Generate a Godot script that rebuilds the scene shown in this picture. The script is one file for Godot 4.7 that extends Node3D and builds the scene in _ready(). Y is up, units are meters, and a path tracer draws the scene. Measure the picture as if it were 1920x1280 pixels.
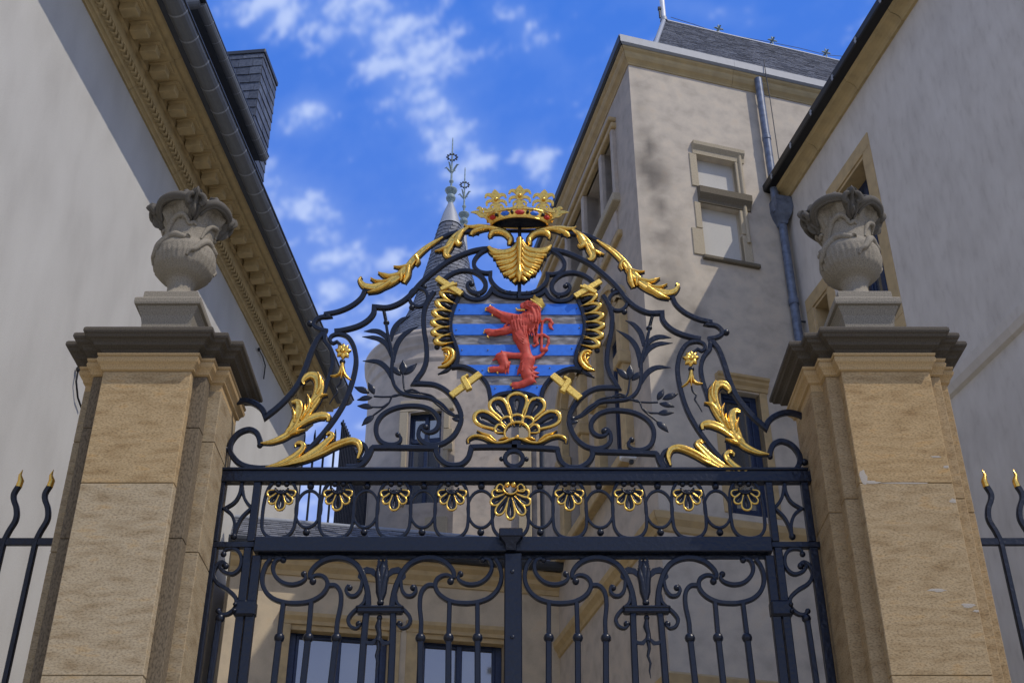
extends Node3D
# The place: an iron carriage gate between two stone piers, palace buildings behind it.
# Photograph directions are turned into points with ray(); distances come from the planes things lie on.
const F := 2350.0
const CAM := Vector3(0, 1.6, 0)
const PITCH := 32.5
const GZ := -6.5
const PXM := 0.0034
var CT := cos(deg_to_rad(PITCH))
var ST := sin(deg_to_rad(PITCH))
var taken := {}
var M := {}
var UP := Vector3.UP

func _ready():
	# camera
	var cam := Camera3D.new(); cam.name = "camera"
	cam.fov = rad_to_deg(2.0 * atan(640.0 / F)); cam.near = 0.05; cam.far = 900.0
	cam.position = CAM; cam.rotation_degrees.x = PITCH
	add_child(cam); cam.current = true
	# sky and exposure
	var env := Environment.new()
	env.background_mode = Environment.BG_SKY
	var sky := Sky.new(); var pm := PanoramaSkyMaterial.new()
	pm.panorama = ImageTexture.create_from_image(sky_image()); sky.sky_material = pm
	env.sky = sky
	env.background_energy_multiplier = 1.0
	env.tonemap_mode = Environment.TONE_MAPPER_LINEAR
	env.tonemap_exposure = 1.32
	env.sdfgi_enabled = true; env.ssao_enabled = true; env.ssil_enabled = true
	var we := WorldEnvironment.new(); we.name = "environment"; we.environment = env; add_child(we)
	# sun: behind the viewer, from the right
	var sun := DirectionalLight3D.new(); sun.name = "sun"
	sun.light_energy = 0.66; sun.light_color = Color(1.0, 0.96, 0.90); sun.light_angular_distance = 0.5
	sun.shadow_enabled = true
	add_child(sun)
	var toward := Vector3(0.2887 + 0.9574 * 0.831, 1.73, 0.9574 - 0.2887 * 0.831).normalized()
	sun.look_at_from_position(Vector3.ZERO, -toward, Vector3.UP)
	make_materials()
	print("sky ", Time.get_ticks_msec())
	build_setting()
	print("setting ", Time.get_ticks_msec())
	build_piers()
	print("piers ", Time.get_ticks_msec())
	build_gate()
	print("gate ", Time.get_ticks_msec())
	build_small()
	print("done ", Time.get_ticks_msec())

# ---------------------------------------------------------------- directions and planes
func ray(px, py) -> Vector3:
	var x = (px - 960.0) / F
	var y = (640.0 - py) / F
	return Vector3(x, y * CT + ST, -(CT - y * ST))
func onz(px, py, z) -> Vector3:
	var r = ray(px, py)
	return CAM + r * (z / r.z)
func onpl(px, py, p0: Vector3, n: Vector3) -> Vector3:
	var r = ray(px, py)
	return CAM + r * ((p0 - CAM).dot(n) / r.dot(n))
func dirvp(x) -> Vector3:
	var r = ray(x, 640.0 + F * ST / CT); r.y = 0
	return r.normalized()

# ---------------------------------------------------------------- nodes
func numbered(called: String) -> String:
	var k = taken.get(called, -1) + 1
	taken[called] = k
	return called if k == 0 else "%s_%03d" % [called, k]
func thing(called, label, category, at = Vector3.ZERO, group = "") -> Node3D:
	var o := Node3D.new(); o.name = numbered(called); add_child(o)
	o.position = at; o.set_meta("label", label); o.set_meta("category", category)
	if group != "": o.set_meta("group", group)
	return o
func part(parent, called, mb, mat, label = "") -> MeshInstance3D:
	var o := MeshInstance3D.new(); o.name = called
	o.mesh = mb.mesh() if mb is MB else mb
	o.material_override = mat
	parent.add_child(o, true)
	var off := Vector3.ZERO
	var p = parent
	while p != self and p is Node3D:
		off += p.position; p = p.get_parent()
	o.position = -off
	if label != "": o.set_meta("label", label)
	return o

# ---------------------------------------------------------------- mesh building
class MB:
	var V := PackedVector3Array()
	var N := PackedVector3Array()
	var C := PackedColorArray()
	var col := Color(1, 1, 1)
	var paint = null
	func t(a: Vector3, b: Vector3, c: Vector3, na: Vector3, nb: Vector3, nc: Vector3):
		var g := (c - a).cross(b - a)
		if g.length_squared() < 1e-16: return
		if g.dot(na + nb + nc) < 0.0:
			var s = b; b = c; c = s
			s = nb; nb = nc; nc = s
		V.append(a); V.append(b); V.append(c)
		N.append(na); N.append(nb); N.append(nc)
		if paint != null:
			C.append(paint.call(a)); C.append(paint.call(b)); C.append(paint.call(c))
		else:
			C.append(col); C.append(col); C.append(col)
	func f(a, b, c):
		var g = (c - a).cross(b - a)
		if g.length_squared() < 1e-18: return
		g = g.normalized()
		t(a, b, c, g, g, g)
	func q(a, b, c, d):
		f(a, b, c); f(a, c, d)
	func qo(a: Vector3, b: Vector3, c: Vector3, d: Vector3, out: Vector3):
		var g := (c - a).cross(b - d)
		g = g.normalized() if g.length_squared() > 1e-18 else out
		if g.dot(out) < 0: g = -g
		t(a, b, c, g, g, g); t(a, c, d, g, g, g)
	func box(mn: Vector3, mx: Vector3, b := 0.0):
		obox(Transform3D(Basis(), (mn + mx) * 0.5), mx - mn, b)
	func obox(tr: Transform3D, size: Vector3, b := 0.0):
		var h := size * 0.5
		if b <= 0.0:
			for ax in 3:
				for s in [-1.0, 1.0]:
					var u := (ax + 1) % 3
					var w := (ax + 2) % 3
					var cs := []
					for k in [[-1, -1], [1, -1], [1, 1], [-1, 1]]:
						var p := Vector3(); p[ax] = s * h[ax]; p[u] = k[0] * h[u]; p[w] = k[1] * h[w]
						cs.append(tr * p)
					var o := Vector3(); o[ax] = s
					qo(cs[0], cs[1], cs[2], cs[3], tr.basis * o)
			return
		var i := Vector3(h.x - b, h.y - b, h.z - b)
		for ax in 3:
			var u := (ax + 1) % 3
			var w := (ax + 2) % 3
			for s in [-1.0, 1.0]:
				var cs := []
				for k in [[-1, -1], [1, -1], [1, 1], [-1, 1]]:
					var p := Vector3(); p[ax] = s * h[ax]; p[u] = k[0] * i[u]; p[w] = k[1] * i[w]
					cs.append(tr * p)
				var o := Vector3(); o[ax] = s
				qo(cs[0], cs[1], cs[2], cs[3], tr.basis * o)
			for s in [-1.0, 1.0]:
				for s2 in [-1.0, 1.0]:
					var a := Vector3(); a[u] = s * h[u]; a[w] = s2 * i[w]; a[ax] = -i[ax]
					var d := a; d[ax] = i[ax]
					var e := Vector3(); e[u] = s * i[u]; e[w] = s2 * h[w]; e[ax] = -i[ax]
					var g := e; g[ax] = i[ax]
					var o := Vector3(); o[u] = s; o[w] = s2
					qo(tr * a, tr * d, tr * g, tr * e, tr.basis * o)
		for sx in [-1.0, 1.0]:
			for sy in [-1.0, 1.0]:
				for sz in [-1.0, 1.0]:
					var a := tr * Vector3(sx * h.x, sy * i.y, sz * i.z)
					var c := tr * Vector3(sx * i.x, sy * h.y, sz * i.z)
					var e := tr * Vector3(sx * i.x, sy * i.y, sz * h.z)
					var o := (tr.basis * Vector3(sx, sy, sz)).normalized()
					t(a, c, e, o, o, o)
	# a sheet of points with smooth normals; closed: the rows run round
	func grid(rows: Array, closed := false, flip := false):
		var nr := rows.size()
		var nc: int = rows[0].size()
		var nn := []
		for r in nr:
			var line := PackedVector3Array()
			for c in nc:
				var a: Vector3 = rows[maxi(r - 1, 0)][c]
				var b: Vector3 = rows[mini(r + 1, nr - 1)][c]
				var l: Vector3
				var rr: Vector3
				if closed:
					l = rows[r][(c - 1 + nc) % nc]; rr = rows[r][(c + 1) % nc]
				else:
					l = rows[r][maxi(c - 1, 0)]; rr = rows[r][mini(c + 1, nc - 1)]
				var n := (rr - l).cross(b - a)
				if n.length_squared() < 1e-20:
					var r2 := mini(maxi(r, 1), nr - 2)
					var c2 := c
					if closed:
						n = (rows[r2][(c2 + 1) % nc] - rows[r2][(c2 - 1 + nc) % nc]).cross(rows[r2 + 1][c2] - rows[r2 - 1][c2])
					else:
						n = (rows[r2][mini(c2 + 1, nc - 1)] - rows[r2][maxi(c2 - 1, 0)]).cross(rows[r2 + 1][c2] - rows[r2 - 1][c2])
				n = n.normalized()
				line.append(-n if flip else n)
			nn.append(line)
		var last := nc if closed else nc - 1
		for r in nr - 1:
			for c in last:
				var c1 := (c + 1) % nc
				t(rows[r][c], rows[r][c1], rows[r + 1][c1], nn[r][c], nn[r][c1], nn[r + 1][c1])
				t(rows[r][c], rows[r + 1][c1], rows[r + 1][c], nn[r][c], nn[r + 1][c1], nn[r + 1][c])
	# surface of revolution about a vertical axis through o; prof: [r, y, r, y ...]
	func lathe(o: Vector3, prof: Array, seg := 24, wob = null):
		var rows := []
		for k in range(0, prof.size(), 2):
			var line := PackedVector3Array()
			for j in seg:
				var a := TAU * j / seg
				var rr: float = prof[k]
				var yy: float = prof[k + 1]
				if wob != null:
					var w: Vector2 = wob.call(a, rr, yy)
					rr = w.x; yy = w.y
				line.append(o + Vector3(cos(a) * rr, yy, sin(a) * rr))
			rows.append(line)
		grid(rows, true)
	func ball(c: Vector3, r: float, sc := Vector3.ONE, seg := 12):
		var rows := []
		var hs := seg / 2
		for k in hs + 1:
			var b := PI * k / hs
			var line := PackedVector3Array()
			for j in seg:
				var a := TAU * j / seg
				line.append(c + Vector3(cos(a) * sin(b), -cos(b), sin(a) * sin(b)) * sc * r)
			rows.append(line)
		grid(rows, true)
	# iron bar of chamfered rectangular section along a path that lies in a plane with normal nz
	func bar(pts: PackedVector3Array, w: float, d: float, ws := [], nz := Vector3(0, 0, 1)):
		var n := pts.size()
		if n < 2: return
		var secs := []
		var sides := []
		for i in n:
			var t0 := (pts[i] - pts[maxi(i - 1, 0)]).normalized()
			var t1 := (pts[mini(i + 1, n - 1)] - pts[i]).normalized()
			if i == 0: t0 = t1
			if i == n - 1: t1 = t0
			var tt := (t0 + t1)
			tt = tt.normalized() if tt.length() > 0.05 else t1
			var k := 1.0 / maxf(tt.dot(t1), 0.45)
			var s := tt.cross(nz).normalized()
			var m: float = 1.0
			if ws.size() > 0:
				var u := float(i) / (n - 1) * (ws.size() - 1)
				var j := mini(int(u), ws.size() - 2)
				m = lerpf(ws[j], ws[j + 1], u - j)
			var a := w * 0.5 * m
			var b := d * 0.5 * (0.35 + 0.65 * m)
			var c := minf(a, b) * 0.3
			var line := PackedVector3Array()
			for p in [Vector2(a, b - c), Vector2(a - c, b), Vector2(-a + c, b), Vector2(-a, b - c), Vector2(-a, -b + c), Vector2(-a + c, -b), Vector2(a - c, -b), Vector2(a, -b + c)]:
				line.append(pts[i] + s * (p.x * k) + nz * p.y)
			secs.append(line); sides.append(s)
		var en := [Vector2(0.7, 0.7), Vector2(0, 1), Vector2(-0.7, 0.7), Vector2(-1, 0), Vector2(-0.7, -0.7), Vector2(0, -1), Vector2(0.7, -0.7), Vector2(1, 0)]
		for i in n - 1:
			for e in 8:
				var e1 := (e + 1) % 8
				var na: Vector3 = sides[i] * en[e].x + nz * en[e].y
				var nb: Vector3 = sides[i + 1] * en[e].x + nz * en[e].y
				t(secs[i][e], secs[i][e1], secs[i + 1][e1], na, na, nb)
				t(secs[i][e], secs[i + 1][e1], secs[i + 1][e], na, nb, nb)
		for z in [0, n - 1]:
			var o := (pts[0] - pts[1]).normalized() if z == 0 else (pts[n - 1] - pts[n - 2]).normalized()
			for e in range(1, 7):
				t(secs[z][0], secs[z][e], secs[z][e + 1], o, o, o)
	# round rod through any points
	func tube(pts: PackedVector3Array, rs: Array, seg := 8):
		var n := pts.size()
		var rows := []
		var s := Vector3.ZERO
		for i in n:
			var tt := (pts[mini(i + 1, n - 1)] - pts[maxi(i - 1, 0)]).normalized()
			if i == 0:
				s = tt.cross(Vector3(0.3, 0.2, 0.9)).normalized()
			else:
				s = (s - tt * s.dot(tt)).normalized()
			var b := tt.cross(s)
			var u := float(i) / (n - 1) * (rs.size() - 1)
			var j := mini(int(u), maxi(rs.size() - 2, 0))
			var r: float = lerpf(rs[j], rs[mini(j + 1, rs.size() - 1)], u - j)
			var line := PackedVector3Array()
			for k in seg:
				var a := TAU * k / seg
				line.append(pts[i] + (s * cos(a) + b * sin(a)) * r)
			rows.append(line)
		grid(rows, true, true)
		for z in [0, n - 1]:
			var o := (pts[0] - pts[1]).normalized() if z == 0 else (pts[n - 1] - pts[n - 2]).normalized()
			for k in range(1, seg - 1):
				t(rows[z][0], rows[z][k], rows[z][k + 1], o, o, o)
	# a raised, ribbed leaf lobe on the plane of the gate: pts the spine, ws the widths along it
	func lobe(pts: PackedVector3Array, ws: Array, h: float, lift := 0.0, ribs := 0.0, rise := []):
		var n := pts.size()
		if n < 3: return
		var rows := []
		for i in n:
			var tt := (pts[mini(i + 1, n - 1)] - pts[maxi(i - 1, 0)]).normalized()
			var s := tt.cross(Vector3(0, 0, 1)).normalized()
			var fu := float(i) / (n - 1)
			var u := fu * (ws.size() - 1)
			var j := mini(int(u), ws.size() - 2)
			var w: float = lerpf(ws[j], ws[j + 1], smoothstep(0, 1, u - j) * 0.5 + (u - j) * 0.5)
			var up := 0.0
			if rise.size() > 1:
				var v := fu * (rise.size() - 1)
				var jj := mini(int(v), rise.size() - 2)
				up = lerpf(rise[jj], rise[jj + 1], v - jj)
			var line := PackedVector3Array()
			var wm := 0.0
			for e in ws: wm = maxf(wm, e)
			for k in 13:
				var a := PI * k / 12
				var hh := h * (0.35 + 0.65 * w / maxf(wm, 1e-5)) * pow(sin(a), 0.7)
				hh *= 1.0 - 0.36 * (0.5 + 0.5 * cos(ribs * 2.0 * a)) if ribs > 0 else 1.0
				if k == 0 or k == 12: hh = -0.006
				line.append(pts[i] + s * (cos(a) * w * 0.5) + Vector3(0, 0, lift + up + hh))
			rows.append(line)
		grid(rows)
	func mesh() -> ArrayMesh:
		var arr := []
		arr.resize(Mesh.ARRAY_MAX)
		arr[Mesh.ARRAY_VERTEX] = V; arr[Mesh.ARRAY_NORMAL] = N; arr[Mesh.ARRAY_COLOR] = C
		var m := ArrayMesh.new()
		m.add_surface_from_arrays(Mesh.PRIMITIVE_TRIANGLES, arr)
		return m

# a smooth curve through points; a repeated point is a sharp corner
func spline(p: Array, step := 5.0) -> Array:
	var out := []
	var seg := [p[0]]
	for i in range(1, p.size()):
		if p[i].distance_to(p[i - 1]) < 0.01:
			out = curve_add(out, seg, step); seg = [p[i]]
		else:
			seg.append(p[i])
	return curve_add(out, seg, step)
func curve_add(out: Array, s: Array, step: float) -> Array:
	if s.size() < 2: return out
	var start := 0
	if out.is_empty(): out.append(s[0])
	for i in s.size() - 1:
		var a: Vector2 = s[i]
		var b: Vector2 = s[i + 1]
		var d := a.distance_to(b)
		var pa: Vector2 = s[i - 1] if i > 0 else a * 2 - b
		var pb: Vector2 = s[i + 2] if i < s.size() - 2 else b * 2 - a
		if s.size() > 2:
			if i == 0: pa = a + (a - b) * 0.6 - (s[2] - b).normalized() * 0.0
			if i == s.size() - 2: pb = b + (b - a) * 0.6
		var ta := (b - pa) / (d + a.distance_to(pa)) * d
		var tb := (pb - a) / (d + b.distance_to(pb)) * d
		var k := maxi(1, int(ceil(d / step)))
		if s.size() == 2: k = maxi(1, int(ceil(d / (step * 8.0))))
		for j in range(1, k + 1):
			var u := float(j) / k
			var u2 := u * u
			var u3 := u2 * u
			out.append(a * (2 * u3 - 3 * u2 + 1) + ta * (u3 - 2 * u2 + u) + b * (-2 * u3 + 3 * u2) + tb * (u3 - u2))
	return out

# ---------------------------------------------------------------- sky: blue air and broken white cloud
func sky_image() -> Image:
	var W := 2048
	var H := 1024
	var im := Image.create(W, H, false, Image.FORMAT_RGBF)
	var n1 := FastNoiseLite.new(); n1.seed = 11; n1.frequency = 1.0; n1.fractal_octaves = 5; n1.fractal_gain = 0.68
	var n2 := FastNoiseLite.new(); n2.seed = 5; n2.frequency = 1.0; n2.fractal_octaves = 3
	# cloud banks seen in the photograph, as directions: [px, py, radius along, radius across, angle, amount]
	var banks := [[700, 40, 190, 70, 0.55, 0.7], [800, 190, 200, 60, 0.9, 0.75], [880, 350, 150, 70, 0.9, 0.5], [570, 215, 55, 35, -0.4, 0.8], [520, 15, 110, 45, 0.1, 0.75],
		[540, 370, 140, 55, 0.5, 0.62], [610, 500, 190, 100, 0.6, 0.52], [690, 640, 180, 110, 0.4, 0.5], [620, 60, 40, 30, 0.0, 0.6], [1010, 310, 80, 40, 0.9, 0.4], [1300, 15, 120, 25, 0.2, 0.35], [990, 60, 120, 40, 0.8, 0.3], [650, 900, 220, 120, 0, 0.55]]
	for y in H:
		var el := PI * (0.5 - (y + 0.5) / H)
		var se := sin(el)
		var ce := cos(el)
		for x in W:
			if el < -0.02:
				im.set_pixel(x, y, Color(0.16, 0.15, 0.13)); continue
			var az := TAU * (x + 0.5) / W
			var d := Vector3(sin(az) * ce, se, -cos(az) * ce)
			# air
			var g := pow(1.0 - maxf(se, 0.0), 3.5)
			var c := Color(0.036, 0.145, 0.565).lerp(Color(1.0, 1.0, 1.0), g)
			# cloud on a flat layer overhead
			var q := Vector3(d.x, 0, d.z) / maxf(se + 0.08, 0.08)
			var w := Vector3(n2.get_noise_3d(q.x * 1.3, 7.0, q.z * 1.3), 0, n2.get_noise_3d(q.x * 1.3 + 9.0, 3.0, q.z * 1.3)) * 0.05
			var big := n2.get_noise_3d(q.x * 0.9 + 40.0, 1.0, q.z * 0.9)
			var fine := n1.get_noise_3d(((q.x + w.x) * 0.8 + q.z * 0.6) * 13.0, 2.0, ((q.z + w.z) * 0.8 - q.x * 0.6) * 26.0) * 1.25 + n2.get_noise_3d(q.x * 6.0, 5.0, q.z * 6.0) * 0.5
			var cov := 0.58 + big * 0.8
			var fwd := -d.z * CT + d.y * ST
			if fwd > 0.55:
				var px := 960.0 + F * d.x / fwd
				var py := 640.0 - F * (d.y * CT + d.z * ST) / fwd
				var inn := smoothstep(-700.0, 0.0, px) * smoothstep(2620.0, 1920.0, px) * smoothstep(-600.0, -60.0, py) * smoothstep(1900.0, 1300.0, py)
				if inn > 0.0:
					var s := 0.0
					for b in banks:
						var r := Vector2(px - b[0], py - b[1]).rotated(-b[4])
						var e: float = exp(-(r.x * r.x / (b[2] * b[2]) + r.y * r.y / (b[3] * b[3])))
						s = maxf(s, b[5] * e)
					cov = lerpf(cov, s * 1.0 + 0.02, inn)
			var k := clampf(cov * 1.05 + fine * 1.0 - 0.34, 0.0, 1.0)
			k = smoothstep(0.0, 0.85, k)
			var veil := clampf(cov * 0.32 + fine * 0.06, 0.0, 0.3)
			c = c.lerp(Color(0.38, 0.50, 0.78), veil)
			c = c.lerp(Color(0.50, 0.585, 0.79), k * 0.66)
			im.set_pixel(x, y, c)
	return im

# ---------------------------------------------------------------- materials
func noise_tex(sd, freq, oct, ramp: Array, size = 512, kind = FastNoiseLite.TYPE_SIMPLEX_SMOOTH) -> NoiseTexture2D:
	var n := FastNoiseLite.new(); n.seed = sd; n.frequency = freq; n.fractal_octaves = oct; n.noise_type = kind
	var t := NoiseTexture2D.new(); t.width = size; t.height = size; t.seamless = true; t.noise = n; t.normalize = true
	if ramp.size() > 0:
		var g := Gradient.new()
		var offs := PackedFloat32Array()
		var cols := PackedColorArray()
		for r in ramp:
			offs.append(r[0]); cols.append(r[1])
		g.offsets = offs; g.colors = cols
		t.color_ramp = g
	return t
func mat(col: Color, rough: float, tex = null, scale = 1.0, bump = null, bump_cm = 0.0, metal = 0.0, vc = false) -> StandardMaterial3D:
	var m := StandardMaterial3D.new()
	m.albedo_color = col; m.roughness = rough; m.metallic = metal
	m.uv1_triplanar = true; m.uv1_world_triplanar = true
	m.uv1_scale = scale if scale is Vector3 else Vector3.ONE * scale
	if tex: m.albedo_texture = tex
	if bump:
		m.heightmap_enabled = true; m.heightmap_texture = bump; m.heightmap_scale = bump_cm
	m.vertex_color_use_as_albedo = vc
	return m
func gr(v, w = 0.0) -> Color:
	return Color(v + w, v, v - w)
func make_materials():
	var plaster := noise_tex(3, 0.006, 6, [[0.0, Color(0.91, 0.905, 0.90)], [0.5, Color(0.965, 0.963, 0.96)], [1.0, Color(1, 1, 1)]], 1024)
	var rough := noise_tex(8, 0.09, 5, [], 1024)
	var grain := noise_tex(21, 0.16, 4, [[0.0, Color(0.62, 0.58, 0.52)], [0.35, Color(0.86, 0.84, 0.80)], [0.6, Color(0.97, 0.96, 0.94)], [1.0, Color(1, 1, 1)]], 1024)
	var blotch := noise_tex(33, 0.010, 6, [[0.0, Color(0.85, 0.84, 0.83)], [0.4, Color(0.945, 0.94, 0.935)], [0.7, Color(1, 0.99, 0.975)], [1.0, Color(1, 0.965, 0.92)]], 1024)
	var bed := noise_tex(34, 0.012, 6, [[0.0, Color(0.74, 0.71, 0.67)], [0.4, Color(0.92, 0.905, 0.88)], [0.7, Color(1, 0.985, 0.955)], [1.0, Color(1, 0.95, 0.86)]], 1024)
	var sand := noise_tex(35, 0.11, 5, [[0.0, Color(0.66, 0.64, 0.60)], [0.38, Color(0.91, 0.90, 0.88)], [0.7, Color(1, 0.99, 0.97)], [1.0, Color(1, 0.97, 0.92)]], 1024)
	var lichen := noise_tex(46, 0.10, 6, [[0.0, Color(0.60, 0.59, 0.58)], [0.4, Color(0.84, 0.83, 0.81)], [0.6, Color(0.96, 0.95, 0.93)], [1.0, Color(1, 1, 1)]], 1024)
	var faint := noise_tex(47, 0.02, 5, [[0.0, Color(0.90, 0.90, 0.905)], [0.5, Color(0.965, 0.965, 0.965)], [1.0, Color(1, 1, 1)]], 512)
	var dirt := noise_tex(45, 0.016, 6, [[0.0, Color(0.52, 0.51, 0.50)], [0.42, Color(0.80, 0.79, 0.77)], [0.65, Color(0.95, 0.94, 0.92)], [1.0, Color(1, 1, 1)]], 1024)
	var streak := noise_tex(52, 0.01, 5, [[0.0, Color(0.52, 0.52, 0.54)], [0.45, Color(0.76, 0.75, 0.74)], [0.75, Color(0.92, 0.92, 0.93)], [1.0, Color(1, 1, 1)]], 1024)
	var slate := noise_tex(61, 0.02, 4, [[0.0, Color(0.6, 0.62, 0.66)], [0.5, Color(0.85, 0.86, 0.88)], [1.0, Color(1, 1, 1)]], 512)
	var goldt := noise_tex(71, 0.03, 4, [[0.0, Color(0.70, 0.60, 0.45)], [0.4, Color(0.95, 0.92, 0.86)], [1.0, Color(1, 1, 1)]], 512)
	var goldr := noise_tex(72, 0.02, 4, [[0.0, Color(1, 1, 1)], [0.5, Color(0.72, 0.72, 0.72)], [1.0, Color(0.55, 0.55, 0.55)]], 512)
	var lump := noise_tex(81, 0.02, 3, [], 512)
	M.plaster_left = mat(Color(0.80, 0.795, 0.765), 0.9, plaster, Vector3(0.25, 0.1, 0.25), rough, 0.05, 0.0, true)
	M.plaster_tower = mat(Color(0.81, 0.775, 0.71), 0.92, blotch, 0.4, rough, 0.04, 0.0, true)
	M.plaster_right = mat(Color(0.85, 0.825, 0.78), 0.92, plaster, Vector3(0.4, 0.2, 0.4), rough, 0.04, 0.0, true)
	M.plaster_wing = mat(Color(0.80, 0.74, 0.63), 0.92, blotch, 0.3, rough, 0.06, 0.0, true)
	M.turret = mat(Color(0.76, 0.72, 0.665), 0.92, blotch, 0.4, rough, 0.06, 0.0, true)
	M.cornice = mat(Color(0.73, 0.65, 0.475), 0.9, blotch, 0.5, rough, 0.04)
	M.trim = mat(Color(0.75, 0.66, 0.49), 0.9, blotch, 0.6, grain, 0.06)
	M.trim_grey = mat(Color(0.73, 0.69, 0.60), 0.92, sand, 0.7, grain, 0.06)
	M.trim_dark = mat(Color(0.48, 0.45, 0.385), 0.95, lichen, 0.8, grain, 0.12)
	M.pier = mat(Color(0.715, 0.66, 0.555), 0.93, sand, Vector3(0.45, 0.8, 0.45), grain, 0.10, 0.0, true)
	M.pier.detail_enabled = true; M.pier.detail_albedo = noise_tex(24, 0.012, 6, [[0.0, Color(0.80, 0.755, 0.69)], [0.35, Color(0.94, 0.925, 0.90)], [0.65, Color(1, 1, 1)], [1.0, Color(1, 0.93, 0.81)]], 1024)
	M.pier.detail_blend_mode = BaseMaterial3D.BLEND_MODE_MUL; M.pier.detail_uv_layer = BaseMaterial3D.DETAIL_UV_2
	M.pier.uv2_triplanar = true; M.pier.uv2_world_triplanar = true; M.pier.uv2_scale = Vector3(0.30, 1.1, 0.30)
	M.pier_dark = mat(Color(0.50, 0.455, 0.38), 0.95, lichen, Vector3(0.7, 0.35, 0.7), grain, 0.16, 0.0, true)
	M.cap = mat(Color(0.35, 0.325, 0.285), 0.95, lichen, 1.0, grain, 0.15)
	M.neck = mat(Color(0.75, 0.645, 0.47), 0.93, sand, 0.9, grain, 0.1)
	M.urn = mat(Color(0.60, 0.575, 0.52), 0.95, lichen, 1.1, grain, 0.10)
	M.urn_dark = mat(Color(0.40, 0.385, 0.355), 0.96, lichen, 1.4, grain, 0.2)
	M.mortar = mat(Color(0.74, 0.71, 0.66), 0.95, lichen, 3.0)
	M.iron = mat(Color(0.05, 0.084, 0.145), 0.34, faint, 2.5, lump, 0.2)
	M.iron.metallic_specular = 0.45
	M.gold = mat(Color(0.97, 0.81, 0.43), 0.42, goldt, 3.0, lump, 0.08, 1.0)
	M.gold.roughness_texture = goldr; M.gold.roughness = 0.42
	M.gold_flat = mat(Color(0.93, 0.82, 0.46), 0.5, goldt, 4.0, grain, 0.12, 0.9)
	M.blue = mat(Color(0.19, 0.465, 0.88), 0.4, faint, 2.0)
	M.silver = mat(Color(0.63, 0.63, 0.63), 0.6, streak, Vector3(0.9, 3.0, 1.0), grain, 0.05, 0.1)
	M.red = mat(Color(0.79, 0.285, 0.205), 0.6, noise_tex(91, 0.02, 4, [[0.0, Color(0.82, 0.80, 0.80)], [0.5, Color(0.96, 0.95, 0.945)], [1.0, Color(1, 1, 1)]], 512), 3.0, lump, 0.04)
	M.jewel_red = mat(Color(0.75, 0.16, 0.13), 0.35)
	M.slate = mat(Color(0.40, 0.425, 0.465), 0.55, slate, 1.5, rough, 0.06, 0.0, true)
	M.slate_turret = mat(Color(0.47, 0.485, 0.51), 0.6, slate, 1.5, rough, 0.06, 0.0, true)
	M.slate_low = mat(Color(0.52, 0.53, 0.55), 0.6, slate, 1.5, rough, 0.06, 0.0, true)
	M.zinc = mat(Color(0.43, 0.445, 0.46), 0.5, faint, 0.8, null, 0.0, 0.15)
	M.zinc_dark = mat(Color(0.20, 0.22, 0.25), 0.5, faint, 0.8)
	M.lead = mat(Color(0.60, 0.62, 0.645), 0.55, faint, 1.2, null, 0.0, 0.1)
	M.pipe = mat(Color(0.47, 0.51, 0.575), 0.45, slate, 1.0, null, 0.0, 0.15)
	M.finial = mat(Color(0.60, 0.70, 0.72), 0.6, streak, 1.5)
	M.frame_blue = mat(Color(0.125, 0.20, 0.33), 0.45, slate, 2.0)
	M.glass = mat(Color(0.60, 0.60, 0.585), 0.05, null, 1.0, null, 0.0, 0.75)
	M.white = mat(Color(0.85, 0.86, 0.87), 0.4)
	M.black = mat(Color(0.05, 0.05, 0.055), 0.5)
	M.paving = mat(Color(0.72, 0.70, 0.65), 0.9, dirt, 0.3, grain, 0.1)
	var fine := noise_tex(24, 0.14, 5, [[0.0, Color(0.89, 0.886, 0.882)], [0.35, Color(0.96, 0.958, 0.956)], [1.0, Color(1, 1, 1)]], 1024)
	var drip := noise_tex(27, 0.014, 6, [[0.0, Color(0.90, 0.89, 0.88)], [0.4, Color(0.97, 0.967, 0.963)], [1.0, Color(1, 1, 1)]], 1024)
	for e in [[M.plaster_left, fine, 0.45], [M.plaster_tower, fine, 0.6], [M.plaster_wing, fine, 0.5], [M.turret, fine, 0.5], [M.plaster_right, drip, 0.0]]:
		var m: StandardMaterial3D = e[0]
		m.detail_enabled = true; m.detail_albedo = e[1]; m.detail_blend_mode = BaseMaterial3D.BLEND_MODE_MUL; m.detail_uv_layer = BaseMaterial3D.DETAIL_UV_2
		m.uv2_triplanar = true; m.uv2_world_triplanar = true; m.uv2_scale = Vector3.ONE * e[2] if e[2] > 0 else Vector3(0.7, 0.25, 0.7)

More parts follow.
